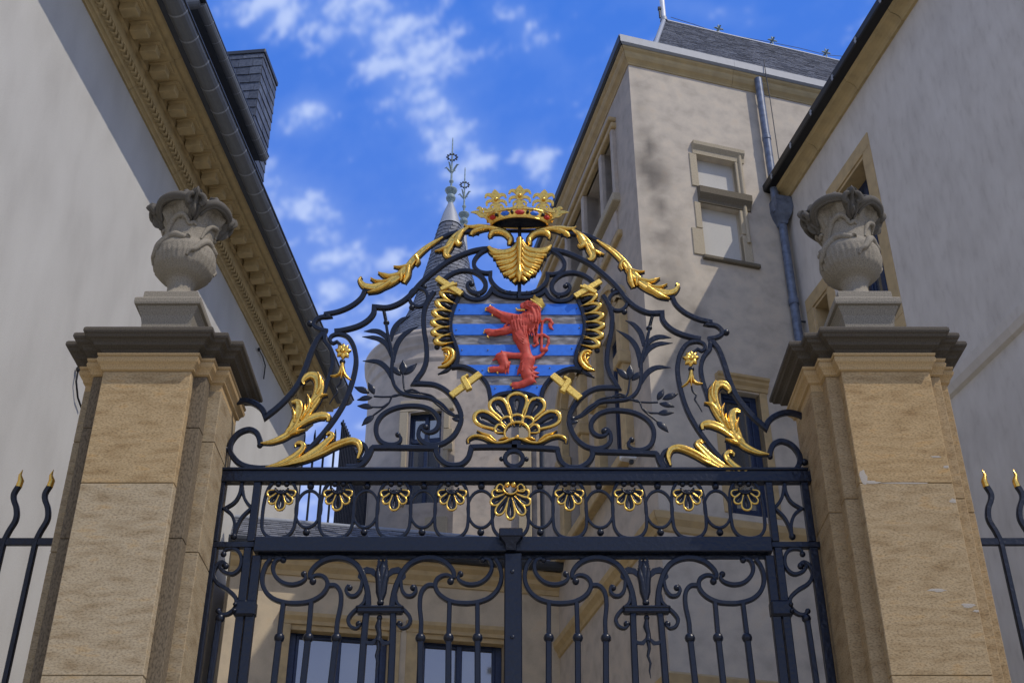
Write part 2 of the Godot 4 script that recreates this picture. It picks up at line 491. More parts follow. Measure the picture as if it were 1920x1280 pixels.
# ---------------------------------------------------------------- walls, slates, windows
# wall sheet with real openings; u runs along, out points away from the building
func wall(mb: MB, o: Vector3, u: Vector3, out: Vector3, u0, u1, h0, h1, holes: Array, depth, cell = 0.0):
	var us := [u0, u1]
	var hs := [h0, h1]
	for r in holes:
		us.append(r[0]); us.append(r[1]); hs.append(r[2]); hs.append(r[3])
	if cell > 0.0:
		var k = int((u1 - u0) / cell)
		for i in range(1, k): us.append(u0 + (u1 - u0) * i / k)
		k = int((h1 - h0) / cell)
		for i in range(1, k): hs.append(h0 + (h1 - h0) * i / k)
	us.sort(); hs.sort()
	var pt = func(a, h, d) -> Vector3: return Vector3(o.x, 0, o.z) + u * a + UP * h + out * d
	for i in us.size() - 1:
		if us[i + 1] - us[i] < 1e-5: continue
		for j in hs.size() - 1:
			if hs[j + 1] - hs[j] < 1e-5: continue
			var cu = (us[i] + us[i + 1]) * 0.5
			var ch = (hs[j] + hs[j + 1]) * 0.5
			var hole = false
			for r in holes:
				if cu > r[0] and cu < r[1] and ch > r[2] and ch < r[3]: hole = true
			if hole: continue
			mb.qo(pt.call(us[i], hs[j], 0), pt.call(us[i + 1], hs[j], 0), pt.call(us[i + 1], hs[j + 1], 0), pt.call(us[i], hs[j + 1], 0), out)
	for r in holes:
		var dd = r[4] if r.size() > 4 else depth
		for e in [[r[0], r[2], r[1], r[2], UP], [r[0], r[3], r[1], r[3], -UP], [r[0], r[2], r[0], r[3], u], [r[1], r[2], r[1], r[3], -u]]:
			mb.qo(pt.call(e[0], e[1], 0), pt.call(e[2], e[3], 0), pt.call(e[2], e[3], -dd), pt.call(e[0], e[1], -dd), e[4])
# a moulding: profile [out, height, ...] run along u from a to b, ends closed
func mould(mb: MB, o: Vector3, u: Vector3, out: Vector3, a, b, prof: Array, ma = 0.0, mbv = 0.0):
	var n = prof.size() / 2
	var pa := PackedVector3Array()
	var pb := PackedVector3Array()
	for i in n:
		var p = Vector3(o.x, 0, o.z) + out * prof[2 * i] + UP * prof[2 * i + 1]
		pa.append(p + u * (a - ma * prof[2 * i])); pb.append(p + u * (b + mbv * prof[2 * i]))
	for i in n - 1:
		var e = pa[i + 1] - pa[i]
		var nn = u.cross(e)
		if nn.dot(out - UP) < 0 and prof[2 * i + 2] >= prof[2 * i]: nn = -nn
		if nn.length_squared() > 1e-12: mb.qo(pa[i], pb[i], pb[i + 1], pa[i + 1], nn)
	var pg := PackedVector2Array()
	for i in n:
		var v := Vector2(prof[2 * i], prof[2 * i + 1])
		pg.append(v)
	var idx := Geometry2D.triangulate_polygon(pg)
	for k in range(0, idx.size(), 3):
		mb.t(pa[idx[k]], pa[idx[k + 1]], pa[idx[k + 2]], -u, -u, -u); mb.t(pb[idx[k]], pb[idx[k + 1]], pb[idx[k + 2]], u, u, u)
# one box in wall coordinates
func wbox(mb: MB, o: Vector3, u: Vector3, out: Vector3, a0, a1, h0, h1, d0, d1, bev = 0.0):
	var c = Vector3(o.x, 0, o.z) + u * ((a0 + a1) * 0.5) + UP * ((h0 + h1) * 0.5) + out * ((d0 + d1) * 0.5)
	mb.obox(Transform3D(Basis(u, UP, out), c), Vector3(absf(a1 - a0), absf(h1 - h0), absf(d1 - d0)), bev)
func one(parent, called, mat_, o, u, out, a0, a1, h0, h1, d0, d1, bev = 0.0) -> MeshInstance3D:
	var mb := MB.new()
	wbox(mb, o, u, out, a0, a1, h0, h1, d0, d1, bev)
	return part(parent, called, mb, mat_)
# a casement window in an opening: frame, panes (sub-parts), dark room behind
func window(parent, o, u, out, a0, a1, h0, h1, back, leaves, transom = -1.0, fw = 0.07):
	var fr := MB.new()
	var b = -back
	for e in [[a0, a0 + fw, h0, h1], [a1 - fw, a1, h0, h1], [a0 + fw, a1 - fw, h0, h0 + fw], [a0 + fw, a1 - fw, h1 - fw, h1]]:
		wbox(fr, o, u, out, e[0], e[1], e[2], e[3], b - 0.06, b, 0.006)
	var f := part(parent, "window", fr, M.frame_blue)
	var tops = [[h0 + fw, h1 - fw]] if transom < 0 else [[h0 + fw, transom - 0.03], [transom + 0.03, h1 - fw]]
	if transom > 0:
		one(f, "transom", M.frame_blue, o, u, out, a0 + fw, a1 - fw, transom - 0.03, transom + 0.03, b - 0.055, b + 0.01, 0.005)
	var lw = (a1 - a0 - 2 * fw) / leaves
	for k in leaves:
		var l0 = a0 + fw + lw * k
		if k > 0: one(f, "mullion", M.frame_blue, o, u, out, l0 - 0.035, l0 + 0.035, h0 + fw, h1 - fw, b - 0.058, b + 0.016, 0.008)
		for tp in tops:
			var sm := MB.new()
			var s = 0.035
			for e in [[l0, l0 + s, tp[0], tp[1]], [l0 + lw - s, l0 + lw, tp[0], tp[1]], [l0 + s, l0 + lw - s, tp[0], tp[0] + s], [l0 + s, l0 + lw - s, tp[1] - s, tp[1]]]:
				wbox(sm, o, u, out, e[0], e[1], e[2], e[3], b - 0.052, b - 0.012, 0.005)
			part(f, "sash", sm, M.frame_blue)
			one(f, "pane", M.glass, o, u, out, l0 + s, l0 + lw - s, tp[0] + s, tp[1] - s, b - 0.046, b - 0.036)
	return f

var slate_mesh := []
func slate_piece(k) -> ArrayMesh:
	if slate_mesh.is_empty():
		var rng := RandomNumberGenerator.new(); rng.seed = 4
		for i in 6:
			var mb := MB.new()
			var v := 0.62 + 0.38 * i / 5.0
			mb.col = Color(v, v, v * 1.02)
			# unit slate: x across, y up the slope, z out; lower edge proud
			var w := 0.485
			var b = [Vector3(-w, -0.5, 0.0), Vector3(w, -0.5, 0.0), Vector3(w, 0.5, 0.0), Vector3(-w, 0.5, 0.0)]
			var e0 := rng.randf_range(-0.06, 0.05)
			var e1 := rng.randf_range(-0.06, 0.05)
			var t = [Vector3(-w, -0.5 + e0, 1.0), Vector3(w, -0.5 + e1, 1.0), Vector3(w, 0.5, 0.15), Vector3(-w, 0.5, 0.15)]
			mb.qo(t[0], t[1], t[2], t[3], Vector3(0, 0, 1))
			mb.qo(t[0], t[1], b[1], b[0], Vector3(0, -1, 0))
			mb.qo(t[0], t[3], b[3], b[0], Vector3(-1, 0, 0))
			mb.qo(t[1], t[2], b[2], b[1], Vector3(1, 0, 0))
			slate_mesh.append(mb.mesh())
	return slate_mesh[k % 6]
func piece(parent, called, mesh, mat_, tr: Transform3D):
	var o := MeshInstance3D.new(); o.name = called; o.mesh = mesh; o.material_override = mat_
	parent.add_child(o, true)
	var off := Vector3.ZERO
	var p = parent
	while p != self and p is Node3D:
		off += p.position; p = p.get_parent()
	tr.origin -= off
	o.transform = tr
	return o
# slates on a flat face: o lower left, u across, v up the slope, n out; keep decides by (a, b), rest joined
func slates(parent, o: Vector3, u: Vector3, v: Vector3, n: Vector3, wid, hei, sw, sh, mat_, sd, limit = 300, thick = 0.012, lean = 0.0):
	var rng := RandomNumberGenerator.new(); rng.seed = sd
	var rows = int(ceil(hei / sh))
	var count := 0
	var rest := MB.new()
	for r in rows:
		var y0 = r * sh
		var y1 = minf((r + 1) * sh, hei)
		var x = -sw * (0.5 if r % 2 else 0.0) - rng.randf() * sw * 0.2
		while x < wid - 0.005:
			var x0 = maxf(x, 0.0)
			var ww = sw * rng.randf_range(0.85, 1.15)
			var x1 = minf(x + ww, wid)
			x += ww
			if x1 - x0 < 0.015: continue
			var c = o + u * ((x0 + x1) * 0.5 + lean * (y0 + y1) * 0.5) + v * ((y0 + y1) * 0.5) + n * rng.randf_range(0.0, 0.002)
			var tr := Transform3D(Basis(u * (x1 - x0), v * (y1 - y0), n * (thick * rng.randf_range(0.8, 1.3))), c)
			if count < limit:
				piece(parent, "slate", slate_piece(rng.randi()), mat_, tr); count += 1
			else:
				var m: ArrayMesh = slate_piece(rng.randi())
				add_mesh(rest, m, tr)
	if rest.V.size() > 0:
		var p = part(parent, "slate_courses", rest, mat_); p.set_meta("kind", "stuff")
var mesh_cache := {}
func add_mesh(mb: MB, m: ArrayMesh, tr: Transform3D):
	if not mesh_cache.has(m): mesh_cache[m] = m.surface_get_arrays(0)
	var a = mesh_cache[m]
	var nb := tr.basis.inverse().transposed()
	var vs: PackedVector3Array = a[Mesh.ARRAY_VERTEX]
	var ns: PackedVector3Array = a[Mesh.ARRAY_NORMAL]
	var cs: PackedColorArray = a[Mesh.ARRAY_COLOR]
	for i in range(0, vs.size(), 3):
		mb.col = cs[i]
		mb.t(tr * vs[i], tr * vs[i + 1], tr * vs[i + 2], (nb * ns[i]).normalized(), (nb * ns[i + 1]).normalized(), (nb * ns[i + 2]).normalized())
func scaled(prof: Array, kp, h0, kh) -> Array:
	var out := []
	for i in range(0, prof.size(), 2):
		out.append(prof[i] * kp); out.append(h0 + (prof[i + 1] - h0) * kh)
	return out
func half_round(p0, p1, h, dh) -> Array:
	# gutter section hanging below h between p0 and p1
	var out := []
	for k in 9:
		var a = PI * k / 8.0
		out.append((p0 + p1) * 0.5 - cos(a) * (p1 - p0) * 0.5); out.append(h - sin(a) * dh)
	return out

var PL: Vector3
var DL: Vector3
var NL: Vector3
var RW: Vector3
var DR: Vector3
var NR: Vector3
var DT: Vector3
var NT: Vector3
var TC: Vector3

func build_setting():
	var r = ray(340, 362)
	PL = CAM + r * (9.4 / r.y); DL = dirvp(1250); NL = DL.cross(UP)
	RW = CAM + ray(1472, 385) * 14.0; DR = dirvp(333); NR = -DR.cross(UP)
	DT = dirvp(10200); NT = DT.cross(UP)
	TC = onpl(1188, 260, RW, NT)
	# ground
	var g := MB.new()
	g.qo(Vector3(-300, 0, -300), Vector3(300, 0, -300), Vector3(300, 0, 300), Vector3(-300, 0, 300), UP)
	var go := part(self, "ground", g, M.paving); go.set_meta("kind", "structure"); go.set_meta("label", "grey paved ground of the street and courtyard")
	left_building()
	right_building()
	palace_tower()
	turrets()
	wing()

func left_building():
	var b := thing("stucco_building", "pale stucco house with yellow modillion cornice and grey zinc gutter", "building", Vector3(PL.x - 1.0, 0, PL.z))
	var mb := MB.new()
	var t0 := -11.0
	var t1 := 5.98
	wall(mb, PL, DL, NL, t0, t1, 0.0, 11.2, [], 0.2, 2.0)
	wall(mb, PL + DL * t1, -NL, DL, 0.0, 6.0, 0.0, 11.3, [], 0.2)
	wall(mb, PL + DL * t0, -NL, -DL, 0.0, 6.0, 0.0, 11.3, [], 0.2)
	part(b, "wall", mb, M.plaster_left)
	# cornice in blocks with open joints
	var prof := scaled([0.0, 10.98, 0.022, 10.98, 0.026, 10.998, 0.04, 11.012, 0.058, 11.02, 0.066, 11.045, 0.076, 11.055, 0.08, 11.062, 0.128, 11.125, 0.136, 11.13, 0.14, 11.30, 0.165, 11.32, 0.17, 11.40, 0.175, 11.42, 0.42, 11.42, 0.424, 11.475, 0.44, 11.482, 0.46, 11.488, 0.48, 11.50, 0.495, 11.525, 0.505, 11.53, 0.52, 11.545, 0.55, 11.56, 0.57, 11.60, 0.0, 11.60], 1.06, 10.98, 0.8)
	var x = t0
	var rng := RandomNumberGenerator.new(); rng.seed = 9
	for j in [-10.1, -8.6, -7.2, -5.7, -4.25, -3.0, -1.745, -0.35, 1.1, 2.5, 3.9, 5.0, 5.93]:
		var c := MB.new()
		mould(c, PL, DL, NL, x, j - 0.006, prof)
		part(b, "cornice_block", c, M.cornice)
		x = j
	# modillion blocks and their raised surrounds
	var mo := MB.new()
	mo.obox(Transform3D(Basis(DL, UP, NL), -UP * 0.02), Vector3(0.125, 0.115, 0.18), 0.006)
	var mm := mo.mesh()
	var su := MB.new()
	for e in [[-0.078, 0.11, 0.0, 0.2, 0.016], [0.078, 0.11, 0.0, 0.2, 0.016]]:
		su.obox(Transform3D(Basis(DL, UP, NL), DL * e[0]), Vector3(e[4], 0.03, 0.215), 0.003)
	su.obox(Transform3D(Basis(DL, UP, NL), NL * 0.107), Vector3(0.172, 0.03, 0.016), 0.003)
	su.obox(Transform3D(Basis(DL, UP, NL), UP * 0.004), Vector3(0.145, 0.05, 0.2), 0.005)
	var sm := su.mesh()
	var t = -2.583 - 0.2955 * 12
	while t < 5.8:
		var at = Vector3(PL.x, 11.288, PL.z) + DL * t + NL * 0.285
		var q = piece(b, "modillion", mm, M.cornice, Transform3D(Basis(), at))
		piece(q, "raised_surround", sm, M.cornice, Transform3D(Basis(), at + UP * 0.036 + NL * 0.012))
		t += 0.2955
	# leaf moulding: little folded leaves in a row
	var lf := MB.new()
	var e1 := (NL * 0.051 + UP * 0.052).normalized()
	var no := (NL * 0.052 - UP * 0.051).normalized()
	for s in [-1.0, 1.0]:
		var a = e1 * 0.036 * s - DL * 0.03
		lf.qo(a + no * 0.010, no * 0.026 + DL * 0.004, no * 0.032 + DL * 0.034, a + DL * 0.03 + no * 0.014, no + e1 * s * 0.3)
		lf.qo(a + no * 0.010, a + DL * 0.03 + no * 0.014, a + DL * 0.03 - no * 0.012, a - no * 0.012, e1 * s)
		lf.qo(no * 0.032 + DL * 0.034, a + DL * 0.03 + no * 0.014, a + DL * 0.022 - no * 0.014, DL * 0.026 - no * 0.014, DL)
	var lm := lf.mesh()
	t = -5.6
	while t < 5.85:
		piece(b, "leaf_moulding", lm, M.cornice, Transform3D(Basis(), Vector3(PL.x, 11.073, PL.z) + DL * t + NL * 0.112))
		t += 0.0797
	# main gutter in soldered lengths
	x = -2.359 - 0.362 * 12
	var gp := half_round(0.575, 0.786, 11.455, 0.10)
	var rp := half_round(0.571, 0.790, 11.459, 0.109)
	while x < 5.7:
		var g1 := MB.new()
		mould(g1, PL, DL, NL, x, minf(x + 0.362, 5.8), gp)
		var gs := part(b, "gutter_length", g1, M.zinc)
		var g2 := MB.new()
		mould(g2, PL, DL, NL, x - 0.009, x + 0.009, rp)
		part(gs, "gutter_seam", g2, M.lead)
		x += 0.362
	var lip := MB.new()
	wbox(lip, PL, DL, NL, -6.7, 5.82, 11.45, 11.475, 0.775, 0.8, 0.004)
	part(b, "gutter_lip", lip, M.zinc_dark)
	var back := MB.new()
	wbox(back, PL, DL, NL, -6.7, 5.82, 11.415, 11.44, 0.0, 0.60)
	part(b, "gutter_board", back, M.zinc_dark)
	# roof slab behind the gutter
	var rf := MB.new()
	var pa = func(tt, p, h): return Vector3(PL.x, h, PL.z) + DL * tt + NL * p
	rf.qo(pa.call(t0, 0.6, 11.44), pa.call(t1 - 0.1, 0.6, 11.44), pa.call(t1 - 0.1, -3.0, 15.4), pa.call(t0, -3.0, 15.4), NL + UP)
	part(b, "roof", rf, M.slate)
	# dormer with its own gutter
	var d := MB.new()
	wbox(d, PL, DL, NL, -1.22, 1.25, 11.5, 12.56, -1.2, 0.16)
	var dm := part(b, "dormer", d, M.zinc_dark)
	var ds := MB.new()
	wbox(ds, PL, DL, NL, -1.40, 1.28, 12.56, 12.60, -1.2, 0.42)
	part(dm, "dormer_soffit", ds, M.zinc_dark)
	x = -1.40
	while x < 1.25:
		var g1 := MB.new()
		mould(g1, PL, DL, NL, x, minf(x + 0.279, 1.30), half_round(0.385, 0.52, 12.63, 0.075))
		var gs := part(dm, "gutter_length", g1, M.zinc)
		var g2 := MB.new()
		mould(g2, PL, DL, NL, minf(x + 0.279, 1.296), minf(x + 0.285, 1.30), half_round(0.381, 0.524, 12.634, 0.083))
		part(dm, "gutter_seam", g2, M.lead)
		x += 0.285
	var ret := MB.new()
	mould(ret, PL + DL * -1.40 + NL * 0.46, -NL, -DL, 0.0, 1.2, half_round(-0.07, 0.06, 12.63, 0.075))
	part(dm, "gutter_return", ret, M.zinc)
	var dl2 := MB.new()
	wbox(dl2, PL, DL, NL, -1.46, 1.31, 12.625, 12.65, -1.2, 0.525, 0.003)
	part(dm, "dormer_roof", dl2, M.zinc_dark)
	# slate-hung chimney
	var ch := MB.new()
	wbox(ch, PL, DL, NL, 1.185, 1.842, 11.4, 14.46, -1.3, 0.285)
	var cs := part(b, "chimney", ch, M.slate)
	slates(cs, pa.call(1.185, -1.0, 12.2), NL, UP, -DL, 1.29, 2.26, 0.21, 0.155, M.slate, 31, 120)
	slates(cs, pa.call(1.185, 0.287, 12.2), DL, UP, NL, 0.66, 2.26, 0.21, 0.155, M.slate, 32, 120)
	one(cs, "coping", M.zinc_dark, PL, DL, NL, 1.165, 1.86, 14.46, 14.53, -1.32, 0.31, 0.006)

func right_building():
	var b := thing("rendered_side_house", "grey rendered house wall with black eaves gutter over yellow moulding", "building", Vector3(RW.x + 1.0, 0, RW.z))
	var o := RW
	var u := -DR  # runs towards the viewer
	var n := NR
	var d = func(px, py) -> Vector2:
		var p = onpl(px, py, RW, NR)
		return Vector2((p - RW).dot(-DR), p.y)
	var wa = d.call(1620, 290)
	var mb := MB.new()
	var near := 4.7
	var holes := [[1.06, 1.715, 7.75, 9.70, 0.26], [0.28, 0.62, 6.3, 8.85, 0.2]]
	wall(mb, o, u, n, 0.0, near, 0.0, 10.45, holes, 0.25, 0.5)
	wall(mb, o + u * near, -n, u, 0.0, 6.0, 0.0, 10.6, [], 0.2)
	part(b, "wall", mb, M.plaster_right)
	for h in holes:
		var s := 0.14
		for e in [["lintel", h[0] - s, h[1] + s, h[3], h[3] + 0.16], ["jamb_stone", h[0] - s, h[0], h[2], h[3]], ["jamb_stone", h[1], h[1] + s, h[2], h[3]], ["sill", h[0] - s, h[1] + s, h[2] - 0.14, h[2]]]:
			one(b, e[0], M.trim, o, u, n, e[1], e[2], e[3], e[4], -0.05, 0.012, 0.004)
		var rv := MB.new()
		wall(rv, o - n * 0.002, u, n, h[0], h[1], h[2], h[3], [[h[0] + 0.035, h[1] - 0.035, h[2] + 0.035, h[3] - 0.035, 0.24]], 0.24)
		part(b, "window_reveal", rv, M.trim)
		window(b, o, u, n, h[0] + 0.035, h[1] - 0.035, h[2] + 0.035, h[3] - 0.035, 0.17, 1 if h[1] - h[0] < 0.5 else 2, h[3] - 0.7)
	# string course low on the wall
	var sc := MB.new()
	mould(sc, o, u, n, 0.0, near, [0.0, 6.64, 0.03, 6.66, 0.05, 6.72, 0.055, 6.80, 0.0, 6.84])
	part(b, "string_course", sc, M.plaster_right)
	# eaves moulding in stone lengths
	var prof := [0.0, 10.40, 0.03, 10.40, 0.035, 10.43, 0.05, 10.455, 0.08, 10.475, 0.11, 10.485, 0.135, 10.49, 0.14, 10.515, 0.15, 10.53, 0.15, 10.56, 0.0, 10.56]
	var x := 0.0
	while x < near:
		var e := MB.new()
		mould(e, o, u, n, x, minf(x + 0.93, near), prof)
		part(b, "eaves_moulding", e, M.cornice)
		x += 0.936
	var gm := MB.new()
	mould(gm, o, u, n, -0.06, near, [0.15, 10.53, 0.235, 10.535, 0.245, 10.55, 0.25, 10.62, 0.0, 10.63])
	var gt := part(b, "gutter", gm, M.black)
	x = 0.25
	while x < near:
		one(gt, "gutter_clip", M.lead, o, u, n, x, x + 0.028, 10.53, 10.60, 0.2495, 0.254)
		one(gt, "gutter_clip", M.lead, o, u, n, x - 0.01, x + 0.04, 10.56, 10.575, 0.2495, 0.2545)
		x += 0.52
	var rf := MB.new()
	var pa = func(tt, p, h): return Vector3(o.x, h, o.z) + u * tt + n * p
	rf.qo(pa.call(0, 0.2, 10.63), pa.call(near, 0.2, 10.63), pa.call(near, -3.0, 13.2), pa.call(0, -3.0, 13.2), n + UP)
	part(b, "roof", rf, M.slate)
	# rain-water head and downpipe in the corner with the tower
	var hd := MB.new()
	var hc = Vector3(o.x, 10.22, o.z) + u * 0.07 + n * 0.10
	var rows := []
	for k in [[0.12, 0.16], [0.125, 0.02], [0.10, -0.06], [0.06, -0.13], [0.05, -0.17]]:
		var line := PackedVector3Array()
		for q in [[-1, -1], [1, -1], [1, 1], [-1, 1]]:
			line.append(hc + u * (q[0] * k[0]) + n * (q[1] * k[0] * 0.8) + UP * k[1])
		rows.append(line)
	for i in rows.size() - 1:
		for j in 4:
			hd.qo(rows[i][j], rows[i][(j + 1) % 4], rows[i + 1][(j + 1) % 4], rows[i + 1][j], rows[i][j] + rows[i][(j + 1) % 4] - hc * 2)
	var head := part(b, "rainwater_head", hd, M.pipe)
	var pp := MB.new()
	pp.tube(PackedVector3Array([hc - UP * 0.15, hc - UP * 10.2]), [0.048, 0.048], 16)
	var dp := part(b, "downpipe", pp, M.pipe)
	for y in [9.0, 7.9, 6.6]:
		var c := MB.new()
		c.tube(PackedVector3Array([Vector3(hc.x, y, hc.z), Vector3(hc.x, y + 0.07, hc.z)]), [0.056, 0.056], 16)
		part(dp, "pipe_collar", c, M.pipe)
		var c2 := MB.new()
		c2.tube(PackedVector3Array([Vector3(hc.x, y - 0.2, hc.z), Vector3(hc.x, y - 0.2, hc.z) - n * 0.14]), [0.012, 0.012], 6)
		part(dp, "pipe_bracket", c2, M.zinc_dark)

var stain_noise := FastNoiseLite.new()
func tower_paint(p: Vector3) -> Color:
	var t := (p - TC).dot(DT)
	var h := p.y
	var s := 0.0
	for b in [[0.17, 10.55, 0.2, 0.6, 1.0], [0.26, 9.8, 0.18, 0.45, 0.7], [0.25, 9.05, 0.2, 0.5, 0.6], [0.5, 8.6, 0.3, 0.35, 0.45], [0.3, 8.2, 0.22, 0.4, 0.5], [0.12, 11.5, 0.1, 0.5, 0.35]]:
		var dx = (t - b[0]) / b[2]
		var dy = (h - b[1]) / b[3]
		s = maxf(s, b[4] * exp(-dx * dx - dy * dy))
	s *= clampf(0.75 + 1.3 * stain_noise.get_noise_2d(t * 60.0, h * 45.0), 0.0, 1.4)
	return Color(1, 1, 1).lerp(Color(0.30, 0.30, 0.31), clampf(s * 1.15, 0.0, 0.9))

func palace_tower():
	stain_noise.seed = 17; stain_noise.frequency = 0.05; stain_noise.fractal_octaves = 4
	var b := thing("palace_tower", "tall plastered palace wing with a walled-up stone window on its end", "building", Vector3(TC.x + 1.5, 0, TC.z - 2.0))
	var o := TC
	var L := DR   # along the left face, away from the viewer
	var nl := NR
	var top := 12.1
	# end wall
	var mb := MB.new(); mb.paint = tower_paint
	wall(mb, o, DT, NT, 0.0, 4.2, 0.0, top, [[0.745, 1.215, 10.42, 10.89, 0.09], [0.735, 1.20, 9.48, 10.20, 0.09], [0.74, 1.17, 6.52, 7.86, 0.2]], 0.1, 0.09)
	part(b, "end_wall", mb, M.plaster_tower)
	# walled-up window: infill panels, moulded stone surround, transom, sill
	one(b, "infill_panel", M.plaster_left, o, DT, NT, 0.745, 1.215, 10.42, 10.89, -0.10, -0.085)
	one(b, "infill_panel", M.plaster_left, o, DT, NT, 0.735, 1.20, 9.48, 10.20, -0.10, -0.085)
	var sm := MB.new()
	mould(sm, o, DT, NT, 0.70, 1.33, [0.0, 10.89, 0.015, 10.89, 0.02, 10.95, 0.055, 11.0, 0.06, 11.045, 0.0, 11.055])
	part(b, "window_lintel", sm, M.trim_grey)
	for e in [["jamb_stone", 0.655, 0.745, 10.42, 10.89], ["jamb_stone", 1.215, 1.30, 10.42, 10.89], ["jamb_stone", 0.66, 0.735, 9.84, 10.20], ["jamb_stone", 0.60, 0.735, 9.48, 9.832], ["jamb_stone", 1.20, 1.30, 9.48, 9.86], ["jamb_stone", 1.20, 1.285, 9.868, 10.20]]:
		one(b, e[0], M.trim_grey, o, DT, NT, e[1], e[2], e[3], e[4], -0.06, 0.014, 0.006)
	var col := MB.new()
	col.tube(PackedVector3Array([TC + DT * 1.275 + NT * 0.02 + UP * (10.42 - TC.y), TC + DT * 1.275 + NT * 0.02 + UP * (11.0 - TC.y)]), [0.022, 0.022], 10)
	col.tube(PackedVector3Array([TC + DT * 1.265 + NT * 0.02 + UP * (9.75 - TC.y), TC + DT * 1.265 + NT * 0.02 + UP * (10.3 - TC.y)]), [0.022, 0.022], 10)
	part(b, "jamb_shaft", col, M.trim_grey)
	var tr := MB.new()
	mould(tr, o, DT, NT, 0.715, 1.34, [0.0, 10.2, 0.02, 10.2, 0.03, 10.24, 0.075, 10.30, 0.08, 10.38, 0.0, 10.42])
	part(b, "transom_ledge", tr, M.trim_dark)
	one(b, "window_sill", M.trim_dark, o, DT, NT, 0.70, 1.36, 9.43, 9.478, -0.02, 0.045, 0.008)
	# lower window with hood
	var hd := MB.new()
	mould(hd, o, DT, NT, 0.70, 1.26, [0.0, 7.88, 0.02, 7.88, 0.03, 7.92, 0.06, 7.945, 0.065, 7.97, 0.09, 7.985, 0.095, 8.01, 0.0, 8.02])
	part(b, "window_hood", hd, M.trim)
	for e in [["jamb_stone", 0.66, 0.74, 6.52, 7.88], ["jamb_stone", 1.17, 1.25, 6.52, 7.88]]:
		one(b, e[0], M.trim, o, DT, NT, e[1], e[2], e[3], e[4], -0.1, 0.012, 0.004)
	window(b, o, DT, NT, 0.74, 1.17, 6.52, 7.88, 0.08, 1, -1.0, 0.07)
	# string courses running round the corner
	var s1 := [0.0, 6.24, 0.02, 6.25, 0.03, 6.30, 0.07, 6.35, 0.08, 6.41, 0.0, 6.46]
	var st := MB.new()
	mould(st, o, DT, NT, 0.0, 2.0, s1, 1.0)
	part(b, "string_course", st, M.trim)
	var st2 := MB.new()
	mould(st2, o, L, nl, 0.0, 4.0, s1, 1.0)
	part(b, "string_course", st2, M.trim)
	var s0 := [0.0, 4.72, 0.03, 4.74, 0.05, 4.84, 0.07, 4.92, 0.0, 4.96]
	var st3 := MB.new()
	mould(st3, o, DT, NT, 0.0, 2.0, s0, 1.0)
	part(b, "string_course", st3, M.trim)
	var st5 := MB.new()
	mould(st5, o, L, nl, 0.0, 4.0, s0, 1.0)
	part(b, "string_course", st5, M.trim)
	# long left face: upper row of deep windows, tall windows below
	var lf := MB.new()
	var up := [[0.68, 1.06, 10.62, 11.60, 0.28], [1.16, 1.86, 10.62, 11.60, 0.28], [1.96, 2.66, 10.62, 11.60, 0.28]]
	var mid := [[0.72, 1.50, 7.42, 9.15, 0.22], [2.3, 3.0, 7.42, 9.15, 0.22]]
	wall(lf, o, L, nl, 0.0, 4.2, 0.0, top, up + mid, 0.25, 0.6)
	wall(lf, o + L * 4.2, DT, -NT, 0.0, 4.0, 0.0, top, [], 0.1)
	part(b, "side_wall", lf, M.turret)
	for h in up:
		window(b, o, L, nl, h[0], h[1], h[2], h[3], 0.22, 1, -1.0, 0.05)
	for h in mid:
		window(b, o, L, nl, h[0], h[1], h[2], h[3], 0.12, 2, 8.6, 0.06)
		var hm := MB.new()
		for k in 12:
			var a0 := PI * k / 12.0
			var a1 := PI * (k + 1) / 12.0
			var cx = (h[0] + h[1]) * 0.5
			var rr = (h[1] - h[0]) * 0.5
			for e in [[rr, 0.09], [rr + 0.09, 0.12]]:
				var q0 = o + L * (cx - cos(a0) * e[0]) + UP * (9.15 + sin(a0) * e[0] * 0.75 - o.y)
				var q1 = o + L * (cx - cos(a1) * e[0]) + UP * (9.15 + sin(a1) * e[0] * 0.75 - o.y)
				var q2 = o + L * (cx - cos(a1) * (e[0] + 0.09)) + UP * (9.15 + sin(a1) * (e[0] + 0.09) * 0.75 - o.y)
				var q3 = o + L * (cx - cos(a0) * (e[0] + 0.09)) + UP * (9.15 + sin(a0) * (e[0] + 0.09) * 0.75 - o.y)
				hm.qo(q0 + nl * e[1], q1 + nl * e[1], q2 + nl * e[1], q3 + nl * e[1], nl)
				hm.qo(q0 + nl * e[1], q1 + nl * e[1], q1, q0, -UP)
				hm.qo(q2 + nl * e[1], q3 + nl * e[1], q3, q2, UP)
		part(b, "window_arch", hm, M.trim)
		for e in [[h[0] - 0.16, h[0]], [h[1], h[1] + 0.16]]:
			one(b, "jamb_pilaster", M.trim, o, L, nl, e[0], e[1], 7.42, 9.15, -0.02, 0.09, 0.01)
			one(b, "pilaster_capital", M.trim, o, L, nl, e[0] - 0.03, e[1] + 0.03, 8.35, 8.5, -0.02, 0.13, 0.012)
	for e in [[0.60, 0.68], [1.06, 1.16], [1.86, 1.96], [2.66, 2.76]]:
		one(b, "mullion_post", M.turret, o, L, nl, e[0], e[1], 10.62, 11.60, -0.16, 0.05, 0.01)
	for e in [[11.60, 11.68, 0.06], [11.70, 11.76, 0.09], [10.50, 10.62, 0.09], [10.02, 10.10, 0.05], [7.30, 7.42, 0.10]]:
		one(b, "face_band", M.trim if e[0] != 10.5 else M.trim_grey, o, L, nl, 0.56, 4.18, e[0], e[1], -0.03, e[2], 0.012)
	for k in 4:
		one(b, "apron_panel", M.turret, o, L, nl, 0.68 + k * 0.8, 1.3 + k * 0.8, 10.15, 10.45, -0.02, 0.03, 0.01)
